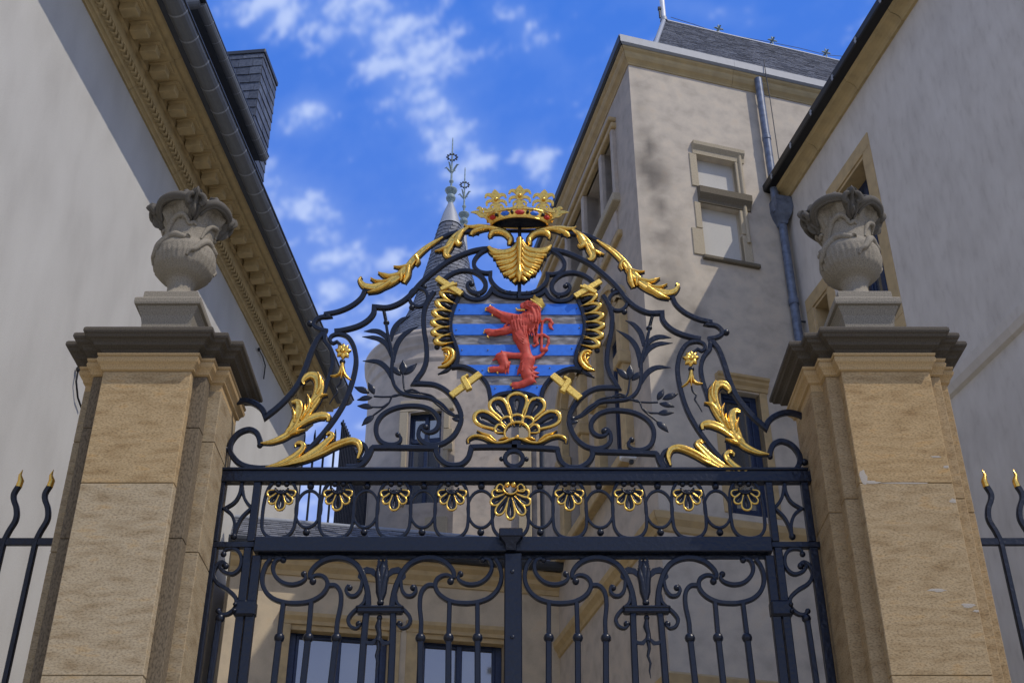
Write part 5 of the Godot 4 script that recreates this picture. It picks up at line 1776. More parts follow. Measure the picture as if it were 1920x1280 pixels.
# ---------------------------------------------------------------- the lion: one skin over tapered limbs (surface nets)
func lion(sh):
	fz(ZB)
	var U := 0.00072   # metres per traced unit
	# [x0, y0, r0, x1, y1, r1, z lift]
	var bones := [
		# head
		[1010, 362, 46, 1062, 372, 50, 18], [958, 372, 20, 1010, 352, 34, 22], [948, 366, 15, 960, 384, 16, 26], [975, 428, 11, 1020, 420, 22, 20], [958, 432, 9, 985, 428, 12, 20], [985, 345, 12, 1005, 338, 14, 48],
		[1075, 380, 14, 1085, 392, 8, 58],
		# neck, mane, chest
		[1065, 400, 58, 1050, 480, 78, 14], [1040, 480, 76, 990, 520, 78, 14], [930, 500, 66, 1010, 520, 76, 12], [900, 520, 58, 930, 570, 60, 12],
		# trunk
		[925, 560, 66, 940, 640, 72, 10], [940, 640, 70, 965, 710, 56, 8], [965, 710, 56, 990, 780, 44, 6], [985, 770, 44, 1000, 840, 60, 8],
		# upper foreleg
		[905, 480, 50, 800, 455, 44, 10], [800, 455, 44, 720, 420, 34, 8], [720, 420, 34, 675, 392, 32, 10], [690, 385, 16, 668, 372, 12, 22], [660, 385, 17, 640, 384, 10, 22], [662, 402, 17, 636, 402, 10, 18], [690, 425, 14, 684, 438, 8, 14],
		[780, 485, 22, 840, 505, 20, 6],
		# lower foreleg
		[880, 560, 46, 800, 585, 38, 8], [800, 585, 38, 715, 600, 32, 8], [715, 600, 34, 665, 600, 34, 10], [660, 582, 15, 628, 580, 11, 22], [655, 600, 17, 622, 600, 11, 26], [660, 620, 16, 645, 634, 11, 20], [800, 540, 14, 820, 520, 10, 8],
		# raised hind leg
		[985, 805, 34, 880, 805, 27, 6], [880, 805, 27, 790, 800, 36, 8], [775, 815, 46, 745, 815, 34, 8], [770, 820, 50, 800, 895, 42, 8], [800, 895, 42, 770, 930, 34, 8], [775, 930, 34, 700, 930, 27, 10], [700, 918, 14, 662, 918, 10, 18], [700, 934, 15, 655, 934, 10, 20], [710, 945, 14, 672, 952, 10, 16], [735, 950, 10, 732, 962, 6, 12],
		[820, 900, 20, 830, 965, 5, 4], [800, 910, 18, 805, 970, 5, 8], [835, 870, 18, 850, 858, 5, 6], [722, 825, 16, 690, 848, 6, 6],
		# standing hind leg
		[1005, 850, 66, 985, 920, 58, 10], [980, 920, 56, 1000, 980, 54, 10], [1000, 980, 54, 1020, 1030, 42, 8], [1020, 1030, 42, 960, 1062, 34, 10], [960, 1062, 34, 900, 1078, 30, 10], [905, 1060, 15, 868, 1058, 10, 20], [905, 1078, 16, 858, 1078, 10, 22], [910, 1094, 15, 870, 1100, 10, 18], [940, 1085, 10, 935, 1098, 6, 10],
		[1050, 920, 22, 1088, 905, 6, 6], [1055, 960, 24, 1108, 960, 5, 6], [1050, 990, 22, 1105, 995, 5, 6], [1040, 1010, 22, 1080, 1048, 5, 6], [940, 920, 20, 912, 975, 6, 6], [925, 940, 16, 920, 950, 8, 6],
		# tail
		[1055, 825, 18, 1110, 812, 14, 4], [1110, 812, 14, 1148, 780, 14, 4], [1135, 755, 22, 1165, 752, 24, 8], [1128, 740, 13, 1130, 640, 12, 4], [1130, 640, 12, 1130, 560, 11, 6], [1130, 560, 11, 1138, 500, 12, 6], [1138, 500, 12, 1168, 478, 13, 6], [1168, 478, 13, 1205, 484, 15, 8], [1205, 484, 15, 1226, 515, 14, 8], [1226, 515, 12, 1205, 540, 15, 8], [1198, 520, 12, 1212, 555, 15, 8], [1212, 555, 13, 1238, 572, 4, 6],
		[1165, 745, 12, 1192, 690, 12, 6], [1192, 690, 12, 1190, 645, 12, 8], [1190, 645, 12, 1150, 620, 13, 10], [1150, 620, 13, 1092, 625, 16, 10], [1092, 625, 16, 1080, 665, 16, 8], [1080, 665, 16, 1092, 700, 14, 8], [1092, 700, 13, 1062, 722, 10, 6], [1065, 720, 9, 1042, 708, 4, 6], [1065, 640, 12, 1060, 690, 5, 8]]
	# locks of the mane
	var rng := RandomNumberGenerator.new(); rng.seed = 2
	var body := bones.size()
	for k in 10:   # breast locks in three rows, each tapering to a point
		var x := 872.0 + k * 21.0
		bones.append([x, 470.0 + 8.0 * sin(k), 12, x + 10, 530.0 + 12.0 * sin(k * 1.7), 5, -1])
	for k in 10:
		var x := 862.0 + k * 24.0
		bones.append([x, 520.0 + 6.0 * sin(k * 2.0), 13, x + 14, 590.0 + 14.0 * sin(k * 1.3), 5, -1])
	for k in 6:
		var x := 960.0 + k * 22.0
		bones.append([x, 575.0, 13, x + 16, 640.0 + 8.0 * sin(k * 2.1), 5, -1])
	for k in 9:   # hair down the neck
		bones.append([1098.0 - absf(k - 4) * 4.0, 388.0 + k * 22.0, 14, 1108.0 - k * 3.0, 440.0 + k * 24.0, 5, -1])
	for k in 6:
		bones.append([1040.0 + k * 6, 400.0 + k * 18.0, 12, 1062.0 + k * 5, 460.0 + k * 18.0, 5, -1])
	for k in 4:   # ribs
		bones.append([890.0 + k * 10, 632.0 + k * 17, 6, 970.0 - k * 2, 662.0 + k * 20, 4, -1])
	for e in [[945, 352, 985, 336], [1000, 378, 1035, 400], [1020, 345, 1050, 350], [985, 395, 1010, 400], [770, 780, 800, 850], [790, 850, 815, 930], [960, 900, 950, 960], [1010, 920, 1050, 960], [1020, 960, 1060, 1000], [980, 850, 940, 890], [730, 425, 780, 455], [720, 600, 780, 590]]:
		bones.append([e[0], e[1], 9, e[2], e[3], 5, -1])
	for i in range(body, bones.size()):   # lay them on the skin below
		var zz := 0.0
		for e in [[0, 1], [3, 4]]:
			var v := Vector2(bones[i][e[0]], bones[i][e[1]])
			var top := 0.0
			for j in body:
				var b = bones[j]
				var p0 := Vector2(b[0], b[1])
				var d := Vector2(b[3], b[4]) - p0
				var u := clampf((v - p0).dot(d) / maxf(d.length_squared(), 0.01), 0.0, 1.0)
				var dist := v.distance_to(p0 + d * u)
				var r := lerpf(b[2], b[5], u)
				if dist < r: top = maxf(top, b[6] * 0.75 + sqrt(r * r - dist * dist) / 1.28)
			zz = maxf(zz, top) if e[0] == 0 else minf(zz, top) * 0.5 + zz * 0.5
		bones[i][6] = zz / 0.75 + 2.0
	var cs := []
	var lo := Vector2(1e9, 1e9)
	var hi := Vector2(-1e9, -1e9)
	for b in bones:
		var p := gp(b[0], b[1])
		var q := gp(b[3], b[4])
		var c := [Vector3(p.x, p.y, b[6] * U * 0.75 + 0.004), Vector3(q.x, q.y, b[6] * U * 0.75 + 0.004), b[2] * U * 0.94, b[5] * U * 0.94]
		cs.append(c)
		for e in [[c[0], c[2]], [c[1], c[3]]]:
			lo = lo.min(Vector2(e[0].x, e[0].y) - Vector2.ONE * (e[1] + 0.012)); hi = hi.max(Vector2(e[0].x, e[0].y) + Vector2.ONE * (e[1] + 0.012))
	var h := 0.0031
	var nx := int((hi.x - lo.x) / h) + 2
	var ny := int((hi.y - lo.y) / h) + 2
	var nz := 38
	var z0 := -0.006
	var K := 520.0
	var fld := PackedFloat32Array(); fld.resize(nx * ny * nz)
	for c in cs:
		var a: Vector3 = c[0]
		var b: Vector3 = c[1]
		var ra: float = c[2]
		var rb: float = c[3]
		var m := maxf(ra, rb) + 0.022
		var i0 := maxi(0, int((minf(a.x, b.x) - m - lo.x) / h)); var i1 := mini(nx - 1, int((maxf(a.x, b.x) + m - lo.x) / h))
		var j0 := maxi(0, int((minf(a.y, b.y) - m - lo.y) / h)); var j1 := mini(ny - 1, int((maxf(a.y, b.y) + m - lo.y) / h))
		var k1 := mini(nz - 1, int((maxf(a.z, b.z) + m * 0.8 - z0) / h))
		var d := b - a
		var dd := maxf(d.length_squared(), 1e-9)
		for i in range(i0, i1 + 1):
			var x := lo.x + i * h
			for j in range(j0, j1 + 1):
				var y := lo.y + j * h
				# flat test first
				var uu := clampf(((x - a.x) * d.x + (y - a.y) * d.y) / dd, 0.0, 1.0)
				if Vector2(x - a.x - d.x * uu, y - a.y - d.y * uu).length() > m: continue
				var base := (i * ny + j) * nz
				for k in range(0, k1 + 1):
					var p := Vector3(x, y, z0 + k * h)
					var u := clampf((p - a).dot(d) / dd, 0.0, 1.0)
					var w := p - a - d * u
					w.z *= 1.28
					var dist := w.length() - lerpf(ra, rb, u)
					if dist < 0.022: fld[base + k] += exp(-K * dist)
	# surface nets
	var vid := PackedInt32Array(); vid.resize(nx * ny * nz); vid.fill(-1)
	var vs := PackedVector3Array()
	var corner := [[0, 0, 0], [1, 0, 0], [0, 1, 0], [1, 1, 0], [0, 0, 1], [1, 0, 1], [0, 1, 1], [1, 1, 1]]
	var edges := [[0, 1], [2, 3], [4, 5], [6, 7], [0, 2], [1, 3], [4, 6], [5, 7], [0, 4], [1, 5], [2, 6], [3, 7]]
	for i in nx - 1:
		for j in ny - 1:
			var col := (i * ny + j) * nz
			var any := false
			if fld[col] > 0.0 or fld[col + nz] > 0.0 or fld[col + ny * nz] > 0.0 or fld[col + ny * nz + nz] > 0.0: any = true
			if not any: continue
			for k in nz - 1:
				var b0 := col + k
				var ins := 0
				var f := [fld[b0], fld[b0 + ny * nz], fld[b0 + nz], fld[b0 + ny * nz + nz], fld[b0 + 1], fld[b0 + ny * nz + 1], fld[b0 + nz + 1], fld[b0 + ny * nz + nz + 1]]
				for e in f:
					if e > 1.0: ins += 1
				if ins == 0 or ins == 8: continue
				var sum := Vector3.ZERO
				var cnt := 0
				for e in edges:
					var fa: float = f[e[0]]
					var fb: float = f[e[1]]
					if (fa > 1.0) == (fb > 1.0): continue
					var la := -log(maxf(fa, 1e-6))
					var lb := -log(maxf(fb, 1e-6))
					var tt := clampf(la / (la - lb), 0.05, 0.95)
					var ca = corner[e[0]]
					var cb = corner[e[1]]
					sum += Vector3(ca[0], ca[1], ca[2]).lerp(Vector3(cb[0], cb[1], cb[2]), tt); cnt += 1
				vid[b0] = vs.size()
				vs.append(Vector3(lo.x, lo.y, z0) + (Vector3(i, j, k) + sum / cnt) * h)
	var tris := PackedInt32Array()
	for i in range(1, nx - 1):
		for j in range(1, ny - 1):
			for k in range(1, nz - 1):
				var b0 := (i * ny + j) * nz + k
				if vid[b0] < 0: continue
				var a := fld[b0] > 1.0
				for e in [[ny * nz, nz, 1], [nz, 1, ny * nz], [1, ny * nz, nz]]:
					var c := fld[b0 + e[0]] > 1.0
					if a == c: continue
					var v0 := vid[b0]
					var v1 := vid[b0 - e[1]]
					var v2 := vid[b0 - e[1] - e[2]]
					var v3 := vid[b0 - e[2]]
					if v1 < 0 or v2 < 0 or v3 < 0: continue
					if a: tris.append_array(PackedInt32Array([v0, v2, v1, v0, v3, v2]))
					else: tris.append_array(PackedInt32Array([v0, v1, v2, v0, v2, v3]))
	var nn := PackedVector3Array(); nn.resize(vs.size())
	for i in range(0, tris.size(), 3):
		var g := (vs[tris[i + 2]] - vs[tris[i]]).cross(vs[tris[i + 1]] - vs[tris[i]])
		for q in 3: nn[tris[i + q]] += g
	var mb := MB.new()
	var off := Vector3(0, 0, GZ)
	for i in nn.size(): nn[i] = nn[i].normalized()
	for i in range(0, tris.size(), 3):
		mb.t(vs[tris[i]] + off, vs[tris[i + 1]] + off, vs[tris[i + 2]] + off, nn[tris[i]], nn[tris[i + 1]], nn[tris[i + 2]])
	part(sh, "lion", mb, M.red, "red rampant lion in relief with gold crown, claws and tongue")
	print("lion verts ", vs.size())
	# gilded crown, tongue and claws
	var cm := MB.new()
	var c0 := gp(1075, 350, 0.03)
	var c1 := gp(1110, 385, 0.03)
	var rows := []
	var axis := (gp(1100, 335) - gp(1082, 372)).normalized()
	var sd := (gp(1130, 400) - gp(1030, 330)).normalized()
	var ctr := gp(1088, 372, 0.026)
	for r in 4:
		var line := PackedVector3Array()
		for k in 25:
			var a := TAU * k / 24
			var sp := 0.0
			if r == 3: sp = 0.016 * maxf(0.0, cos(a * 5.0))
			line.append(ctr + sd * (cos(a) * (0.040 + r * 0.004)) + Vector3(0, 0, 1) * (sin(a) * (0.028 + r * 0.003)) + axis * (-0.006 + r * 0.013 + sp))
		rows.append(line)
	cm.grid(rows)
	var last = rows[0]
	cm.bar(path([1030, 333, 1060, 352, 1100, 380, 1130, 412], 0.052), 0.008, 0.008)
	part(sh, "lion_crown", cm, M.gold_flat)
	var tg := MB.new()
	tg.tube(path([980, 408, 940, 408, 908, 405, 896, 388], 0.022), [0.008, 0.009, 0.008, 0.004], 8)
	part(sh, "lion_tongue", tg, M.gold)
	for e in [[660, 366, 676, 362], [634, 380, 622, 402], [630, 400, 622, 412], [686, 442, 688, 460], [620, 580, 614, 592], [614, 600, 610, 615], [640, 636, 656, 650], [656, 918, 648, 936], [648, 938, 660, 962], [732, 958, 738, 976], [860, 1060, 850, 1074], [852, 1080, 846, 1072], [868, 1104, 876, 1112]]:
		var cl := MB.new()
		cl.tube(path([e[0], e[1], (e[0] + e[2]) * 0.5 - 3, (e[1] + e[3]) * 0.5, e[2], e[3]], 0.016), [0.006, 0.0055, 0.002], 6)
		part(sh, "lion_claw", cl, M.gold)

# ---------------------------------------------------------------- crown on top
func crown(t):
	fz(ZA)
	var c := gp(932, 352)
	var rx: float = (gp(1225, 352).x - gp(640, 352).x) * 0.5
	var rz := 0.115
	var at = func(a, k, y) -> Vector3:   # a: angle, 90 degrees is the front; k: radius share
		return c + Vector3(cos(a) * rx * k, y, sin(a) * (rz if sin(a) > 0.0 else 0.03) * k)
	var y0 := -0.045
	var rows := []
	for e in [[0.86, 0.0], [0.90, 0.010], [0.97, 0.040], [1.0, 0.054]]:
		var line := PackedVector3Array()
		for k in 49:
			var a := TAU * k / 48
			line.append(at.call(a, e[0], y0 + e[1]))
		rows.append(line)
	var mb := MB.new(); mb.grid(rows)
	var cr := part(t, "crown", mb, M.gold)
	for e in [[0.86, 0.0, 0.006], [1.0, 0.054, 0.008]]:
		var p := PackedVector3Array()
		for k in 49: p.append(at.call(TAU * k / 48, e[0], y0 + e[1]))
		var m := MB.new(); m.tube(p, [e[2], e[2]], 8)
		part(cr, "crown_rim", m, M.gold)
	var un := MB.new()
	for k in 48:
		un.t(at.call(0, 0, y0 + 0.002), at.call(TAU * k / 48, 0.86, y0 + 0.002), at.call(TAU * (k + 1) / 48, 0.86, y0 + 0.002), -UP, -UP, -UP)
	part(cr, "crown_underside", un, M.iron)
	# jewels
	for j in [[90, 1.0, 0], [118, 0.9, 1], [62, 0.9, 1], [150, 0.75, 0], [30, 0.75, 0]]:
		var a := deg_to_rad(j[0])
		var nrm := Vector3(cos(a) / rx, -0.9, sin(a) / rz)
		var pc: Vector3 = at.call(a, 0.955, y0 + 0.028)
		var u := Vector3(-sin(a) * rx, 0, cos(a) * rz).normalized()
		var v: Vector3 = (at.call(a, 0.98, y0 + 0.055) - at.call(a, 0.88, y0 + 0.01)).normalized()
		var n := u.cross(v)
		if n.z < 0: n = -n
		var m := MB.new()
		var ring := []
		for e in [[-1, 0], [-0.5, 0.75], [0.5, 0.75], [1, 0], [0.5, -0.75], [-0.5, -0.75]]:
			ring.append(pc + u * (e[0] * 0.034 * j[1]) + v * (e[1] * 0.020) + n * 0.004)
		for k in 6:
			m.f(pc + n * 0.013, ring[k], ring[(k + 1) % 6])
			m.q(ring[k], ring[(k + 1) % 6], ring[(k + 1) % 6] - n * 0.02, ring[k] - n * 0.02)
		part(cr, "jewel", m, M.jewel_red if j[2] == 0 else M.blue)
	for j in [76, 104, 136, 44]:
		var a := deg_to_rad(j)
		var m := MB.new(); m.ball(at.call(a, 0.97, y0 + 0.030) + Vector3(cos(a), -0.3, sin(a)) * 0.006, 0.011)
		part(cr, "pearl", m, M.black)
	# fleurons: three facing, two in profile, two behind
	for j in [[90, 1.0, 1.0], [133, 0.97, 1.0], [47, 0.97, 1.0], [180, 0.95, 0.55], [0, 0.95, 0.55], [230, 0.9, 1.0], [310, 0.9, 1.0]]:
		var a := deg_to_rad(j[0])
		var p: Vector3 = at.call(a, 1.0, y0 + 0.052)
		var u := Vector3(-1, 0, 0)
		var v := Vector3(0, 1, 0.12).normalized()
		if absf(sin(a)) < 0.1: u = Vector3(-0.8, 0.3 * -signf(cos(a)), 0.35)
		var k: float = j[1]
		var m := MB.new()
		var P = func(x, y) -> Vector3: return p + u * (x * 0.074 * k) + v * (y * 0.120 * k) + Vector3(cos(a), 0, sin(a)) * (0.02 * y if absf(sin(a)) > 0.1 else 0.075 * y)
		var nz := u.cross(v).normalized()
		if nz.z < 0: nz = -nz
		var strokes := [[[0, -0.1, 0, 0.5, 0, 1.0], 0.012, [1.2, 1.0, 1.0]], [[0, 0.8, -0.14, 1.0, 0, 1.32], 0.014, [0.8, 1.3, 0.3]], [[0, 0.8, 0.14, 1.0, 0, 1.32], 0.014, [0.8, 1.3, 0.3]],
			[[0, 0.68, -0.4, 0.98, -0.8, 1.0, -0.95, 0.82], 0.012, [1, 1.2, 1.0, 0.5]], [[0, 0.68, 0.4, 0.98, 0.8, 1.0, 0.95, 0.82], 0.012, [1, 1.2, 1.0, 0.5]],
			[[0, 0.55, -0.45, 0.66, -0.85, 0.55, -0.9, 0.34], 0.011, [1, 1.1, 1.0, 0.5]], [[0, 0.55, 0.45, 0.66, 0.85, 0.55, 0.9, 0.34], 0.011, [1, 1.1, 1.0, 0.5]],
			[[0, 0.3, -0.3, 0.42, -0.55, 0.32, -0.55, 0.16], 0.01, [1, 1.0, 0.5]], [[0, 0.3, 0.3, 0.42, 0.55, 0.32, 0.55, 0.16], 0.01, [1, 1.0, 0.5]],
			[[0, 0.5, -0.3, 0.16, -0.75, 0.02, -1.2, 0.0], 0.01, [1, 0.9, 0.8]], [[0, 0.5, 0.3, 0.16, 0.75, 0.02, 1.2, 0.0], 0.01, [1, 0.9, 0.8]]]
		if absf(sin(a)) < 0.1:
			# seen from the side: a running stem with curls
			var sx := signf(cos(a))
			u = Vector3(sx, 0, 0.12); v = Vector3(0, 1, 0)
			nz = Vector3(0, 0, 1)
			p -= Vector3(sx * 0.03, 0.012, -0.02)
			P = func(x, y) -> Vector3: return p + u * (x * 0.05) + v * (y * 0.05)
			strokes = [[[0, 0, 0.7, 0.35, 1.5, 0.85, 2.2, 0.95, 2.75, 0.9], 0.013, [1.4, 1.2, 1.3, 0.3]], [[0.6, 0.3, 0.25, 0.8, 0.35, 1.25, 0.75, 1.2], 0.012, [1.1, 1.2, 1.0, 0.5]], [[1.0, 0.5, 0.75, 1.1, 0.95, 1.6, 1.35, 1.45], 0.012, [1.1, 1.2, 1.0, 0.5]], [[1.5, 0.85, 1.4, 1.4, 1.65, 1.75, 1.95, 1.5], 0.012, [1.1, 1.2, 1.0, 0.5]], [[0.9, 0.45, 1.3, 0.35, 1.9, 0.6], 0.011, [1, 1, 0.3]]]
		for s in strokes:
			var q := []
			for i in range(0, s[0].size(), 2): q.append(Vector2(s[0][i], s[0][i + 1]))
			var pts := PackedVector3Array()
			for e in spline(q, 0.09): pts.append(P.call(e.x, e.y))
			m.bar(pts, s[1] * 2.0, 0.008, s[2], nz)
		var f := part(cr, "fleuron", m, M.gold)
		if absf(sin(a)) < 0.1: continue
		var b := MB.new(); b.ball(P.call(0, 0.72) + nz * 0.006, 0.0135)
		part(f, "bead", b, M.gold)
	# support under the crown
	var sp := MB.new()
	sp.tube(PackedVector3Array([c + Vector3(0, y0, -0.02), gp(932, 470, -0.03)]), [0.012, 0.012], 8)
	sp.bar(PackedVector3Array([c + Vector3(-0.12, y0 - 0.004, -0.05), c + Vector3(0.12, y0 - 0.004, -0.05)]), 0.02, 0.02)
	part(cr, "crown_stay", sp, M.iron)

func bottom_shell(t):
	fz(ZD)
	var gm := MB.new()
	var im := MB.new()
	var s := 0.0034 / 3.764
	for e in [[1240, 850, 1240, 672, 118], [1180, 868, 1075, 715, 100], [1305, 868, 1405, 715, 100], [1150, 920, 945, 822, 100], [1332, 920, 1536, 822, 100]]:
		var a := gp(e[0], e[1], -0.004)
		var b := gp(e[2], e[3], -0.004)
		petal(gm, im, a, (b - a).normalized(), a.distance_to(b), e[4] * s * 1.1, 0.018, true)
	for e in [[1240, 910, 1240, 828, 62], [1188, 915, 1148, 848, 58], [1292, 915, 1332, 848, 58], [1160, 945, 1088, 918, 52], [1320, 945, 1392, 918, 52]]:
		var a := gp(e[0], e[1], 0.006)
		var b := gp(e[2], e[3], 0.006)
		petal(gm, im, a, (b - a).normalized(), a.distance_to(b), e[4] * s * 1.2, 0.012, false)
	var arc := []
	for k in 15:
		var a := deg_to_rad(-20 + 220.0 * k / 14)
		arc.append(1240 + cos(a) * 88); arc.append(962 - sin(a) * 78)
	gm.lobe(path(arc, 0.01, 0, 2.0), [4 * PXM, 5 * PXM, 5.5 * PXM, 5 * PXM, 4 * PXM], 0.014, 0.01)
	for sg in [-1.0, 1.0]:
		for l in [[[0, 990, 45, 1000, 100, 1020, 160, 1020, 230, 985, 300, 975, 345, 1000, 342, 1028], [3, 8, 6, 6, 8, 7, 6, 3]], [[150, 1012, 200, 975, 250, 955, 282, 935], [3, 7, 5, 1]], [[180, 1005, 240, 985, 300, 965], [3, 6, 2]], [[60, 990, 90, 990, 130, 1005], [3, 6, 2]]]:
			var q := []
			var ws := []
			for i in range(0, l[0].size(), 2):
				q.append(1240 + sg * l[0][i]); q.append(l[0][i + 1])
			for w in l[1]: ws.append(w * PXM)
			gm.lobe(path(q, 0.0, 0, 2.0), ws, 0.02, 0.01, 1.0)
			var wb := []
			for w in ws: wb.append(w + 0.014)
			im.lobe(path(q, 0.0, 0, 2.0), wb, 0.008, 0.0)
	gm.ball(gp(1240, 985, 0.016), 0.014)
	var o := part(t, "shell_ornament", im, M.iron)
	part(o, "gilt_edging", gm, M.gold)
	scroll(t, [1236, 1010, 1234, 1050], 0.06, [0], "tie_bar")

# ---------------------------------------------------------------- rails and frieze
func frieze(t):
	var rail := MB.new()
	var a := onz(400, 905, GZ)
	var b := onz(1530, 882, GZ)
	var y0: float = onz(960, 906, GZ).y
	var y1: float = onz(960, 886, GZ).y
	rail.box(Vector3(a.x, y0, GZ - 0.03), Vector3(b.x, y1, GZ + 0.03), 0.004)
	part(t, "top_rail", rail, M.iron)
	var cap := MB.new()
	cap.box(Vector3(a.x + 0.04, y1, GZ - 0.036), Vector3(b.x - 0.05, y1 + 0.018, GZ + 0.04), 0.004)
	part(t, "rail_cap", cap, M.iron)
	# tie bars into the piers
	for e in [[a.x - 0.12, a.x], [b.x, b.x + 0.12]]:
		var m := MB.new()
		m.box(Vector3(e[0], y0 + 0.01, GZ - 0.015), Vector3(e[1], y1 - 0.01, GZ + 0.015), 0.003)
		part(t, "wall_tie", m, M.iron)
	var by1: float = onz(960, 1011, GZ).y
	var by0: float = onz(960, 1039, GZ).y
	# lower beam: deep box section
	var bx0: float = onz(478, 1025, GZ).x
	var bx1: float = 2.0 * MIDX - bx0
	var bm := MB.new()
	bm.box(Vector3(bx0, by0, GZ - 0.045), Vector3(bx1, by1, GZ + 0.045), 0.005)
	part(t, "lock_beam", bm, M.iron)
	# posts at the sides
	for m in [0, 2]:
		var xo := onz(389, 1018, GZ).x + 0.06
		xo = onz(417, 900, GZ).x
		var xi := onz(484, 900, GZ).x
		for e in [[xo, 0.042], [xi, 0.042]]:
			var p := MB.new()
			var x: float = mirror(Vector3(e[0], 0, 0), m).x
			p.box(Vector3(x - e[1] * 0.5, by1 - 0.02, GZ - 0.022), Vector3(x + e[1] * 0.5, y0 - 0.0, GZ + 0.022), 0.004)
			part(t, "frieze_post", p, M.iron)
		var q0: float = mirror(Vector3(onz(375, 1018, GZ).x, 0, 0), m).x
		var q1: float = mirror(Vector3(bx0 + 0.002, 0, 0), m).x
		var r := MB.new()
		r.box(Vector3(minf(q0, q1), by0 + 0.035, GZ - 0.02), Vector3(maxf(q0, q1), by1 - 0.021, GZ + 0.02), 0.003)
		part(t, "side_rail", r, M.iron)
		# outer post and hinge post below
		var x1: float = mirror(Vector3(onz(388, 1110, GZ).x, 0, 0), m).x
		var p1 := MB.new()
		p1.box(Vector3(x1 - 0.023, 0.0, GZ - 0.022), Vector3(x1 + 0.023, by0 + 0.034, GZ + 0.022), 0.004)
		part(t, "outer_post", p1, M.iron)
		var x2: float = mirror(Vector3(onz(456, 1110, GZ).x, 0, 0), m).x
		var p2 := MB.new()
		p2.box(Vector3(x2 - 0.022, 0.0, GZ - 0.024), Vector3(x2 + 0.022, by0 + 0.034, GZ + 0.024), 0.004)
		part(t, "hinge_post", p2, M.iron)
	# lozenge between the posts, S scroll under the rail
	fz(ZE)
	scroll(t, [222, 145, 212, 200, 182, 250, 125, 287, 125, 287, 165, 322, 184, 380, 180, 440], 0.018, [0, 2], "lozenge_scroll")
	scroll(t, [222, 145, 234, 215, 256, 258, 280, 282, 280, 282, 225, 335, 196, 390, 180, 440], 0.018, [0, 2], "lozenge_scroll")
	knob(t, 226, 125, 0.022, [0, 2]); knob(t, 176, 445, 0.02, [0, 2])
	scroll(t, [118, 545, 128, 522, 165, 514, 203, 530, 222, 575, 210, 628, 168, 660, 122, 648, 98, 620, 112, 600, 132, 610], 0.02, [0, 2], "side_scroll", [0.6, 1, 1, 1, 1, 1, 0.6])
	knob(t, 118, 545, 0.017, [0, 2]); knob(t, 130, 614, 0.018, [0, 2])
	scroll(t, [140, 606, 112, 590, 78, 612, 60, 660, 84, 712, 148, 755, 190, 800, 186, 850, 150, 884, 112, 892, 90, 872], 0.022, [0, 2], "side_scroll", [0.6, 1, 1, 1, 1, 1, 0.7])
	knob(t, 88, 870, 0.016, [0, 2]); knob(t, 97, 912, 0.026, [0, 2])
	scroll(t, [92, 925, 38, 1290], 0.03, [0, 2], "side_bar", [], 0.03, 0.0, 0.02)
	# slot rings with shells, small ovals between
	var yt: float = y0 + 0.01
	var yb: float = by1 + 0.012
	var xs := []
	for px in [525, 632, 739, 847, 957, 1068, 1180, 1291, 1400]: xs.append(onz(px, 950, GZ).x)
	var hw := 0.094
	for i in 9:
		var big := i == 4
		var w := hw * (1.08 if big else 1.0)
		var p := []
		for e in [[-0.55, 1.0], [-0.85, 0.86], [-1.0, 0.6], [-1.0, 0.3], [-0.92, 0.14], [-0.6, 0.02], [0, -0.02], [0.6, 0.02], [0.92, 0.14], [1.0, 0.3], [1.0, 0.6], [0.85, 0.86], [0.55, 1.0]]:
			p.append(Vector2(xs[i] + e[0] * w, yb + (yt - yb) * e[1]))
		var pl := PackedVector3Array()
		for v in spline(p, 0.012): pl.append(Vector3(v.x, v.y, GZ))
		var m := MB.new(); m.bar(pl, 0.018, 0.022)
		part(t, "slot_ring", m, M.iron)
		var im := MB.new()
		var gm := MB.new()
		var c := Vector3(xs[i], yt - 0.052, GZ)
		if not big:
			for k in 5:
				var ang := deg_to_rad([-66, -34, 0, 34, 66][k])
				var dr := Vector3(sin(ang), -cos(ang), 0)
				petal(gm, im, c + dr * 0.024, dr, [0.062, 0.082, 0.107, 0.082, 0.062][k], [0.042, 0.044, 0.056, 0.044, 0.042][k], 0.008)
			var arc := PackedVector3Array()
			for k in 11:
				var ang := deg_to_rad(-100 + 200.0 * k / 10)
				arc.append(c + Vector3(sin(ang) * 0.036, -cos(ang) * 0.03, 0.006))
			im.lobe(arc, [0.012, 0.014, 0.012], 0.014, 0.004)
			for sgn in [-1.0, 1.0]: im.ball(c + Vector3(sgn * 0.024, 0.033, 0.006), 0.017)
		else:
			c.y += 0.002
			for k in 9:
				var ang := deg_to_rad([-112, -84, -56, -28, 0, 28, 56, 84, 112][k])
				var dr := Vector3(sin(ang), -cos(ang), 0)
				petal(gm, im, c + dr * 0.034 - UP * 0.02, dr, [0.05, 0.072, 0.098, 0.125, 0.135, 0.125, 0.098, 0.072, 0.05][k], 0.05, 0.009)
			var arc := PackedVector3Array()
			for k in 11:
				var ang := deg_to_rad(-105 + 210.0 * k / 10)
				arc.append(c + Vector3(sin(ang) * 0.042, -cos(ang) * 0.038, 0.006))
			gm.lobe(arc, [0.012, 0.014, 0.012], 0.014, 0.008)
			for sgn in [-1.0, 1.0]: gm.ball(c + Vector3(sgn * 0.018, 0.026, 0.01), 0.018)
		var sh := part(t, "frieze_shell", im, M.iron)
		part(sh, "gilt_edging", gm, M.gold)
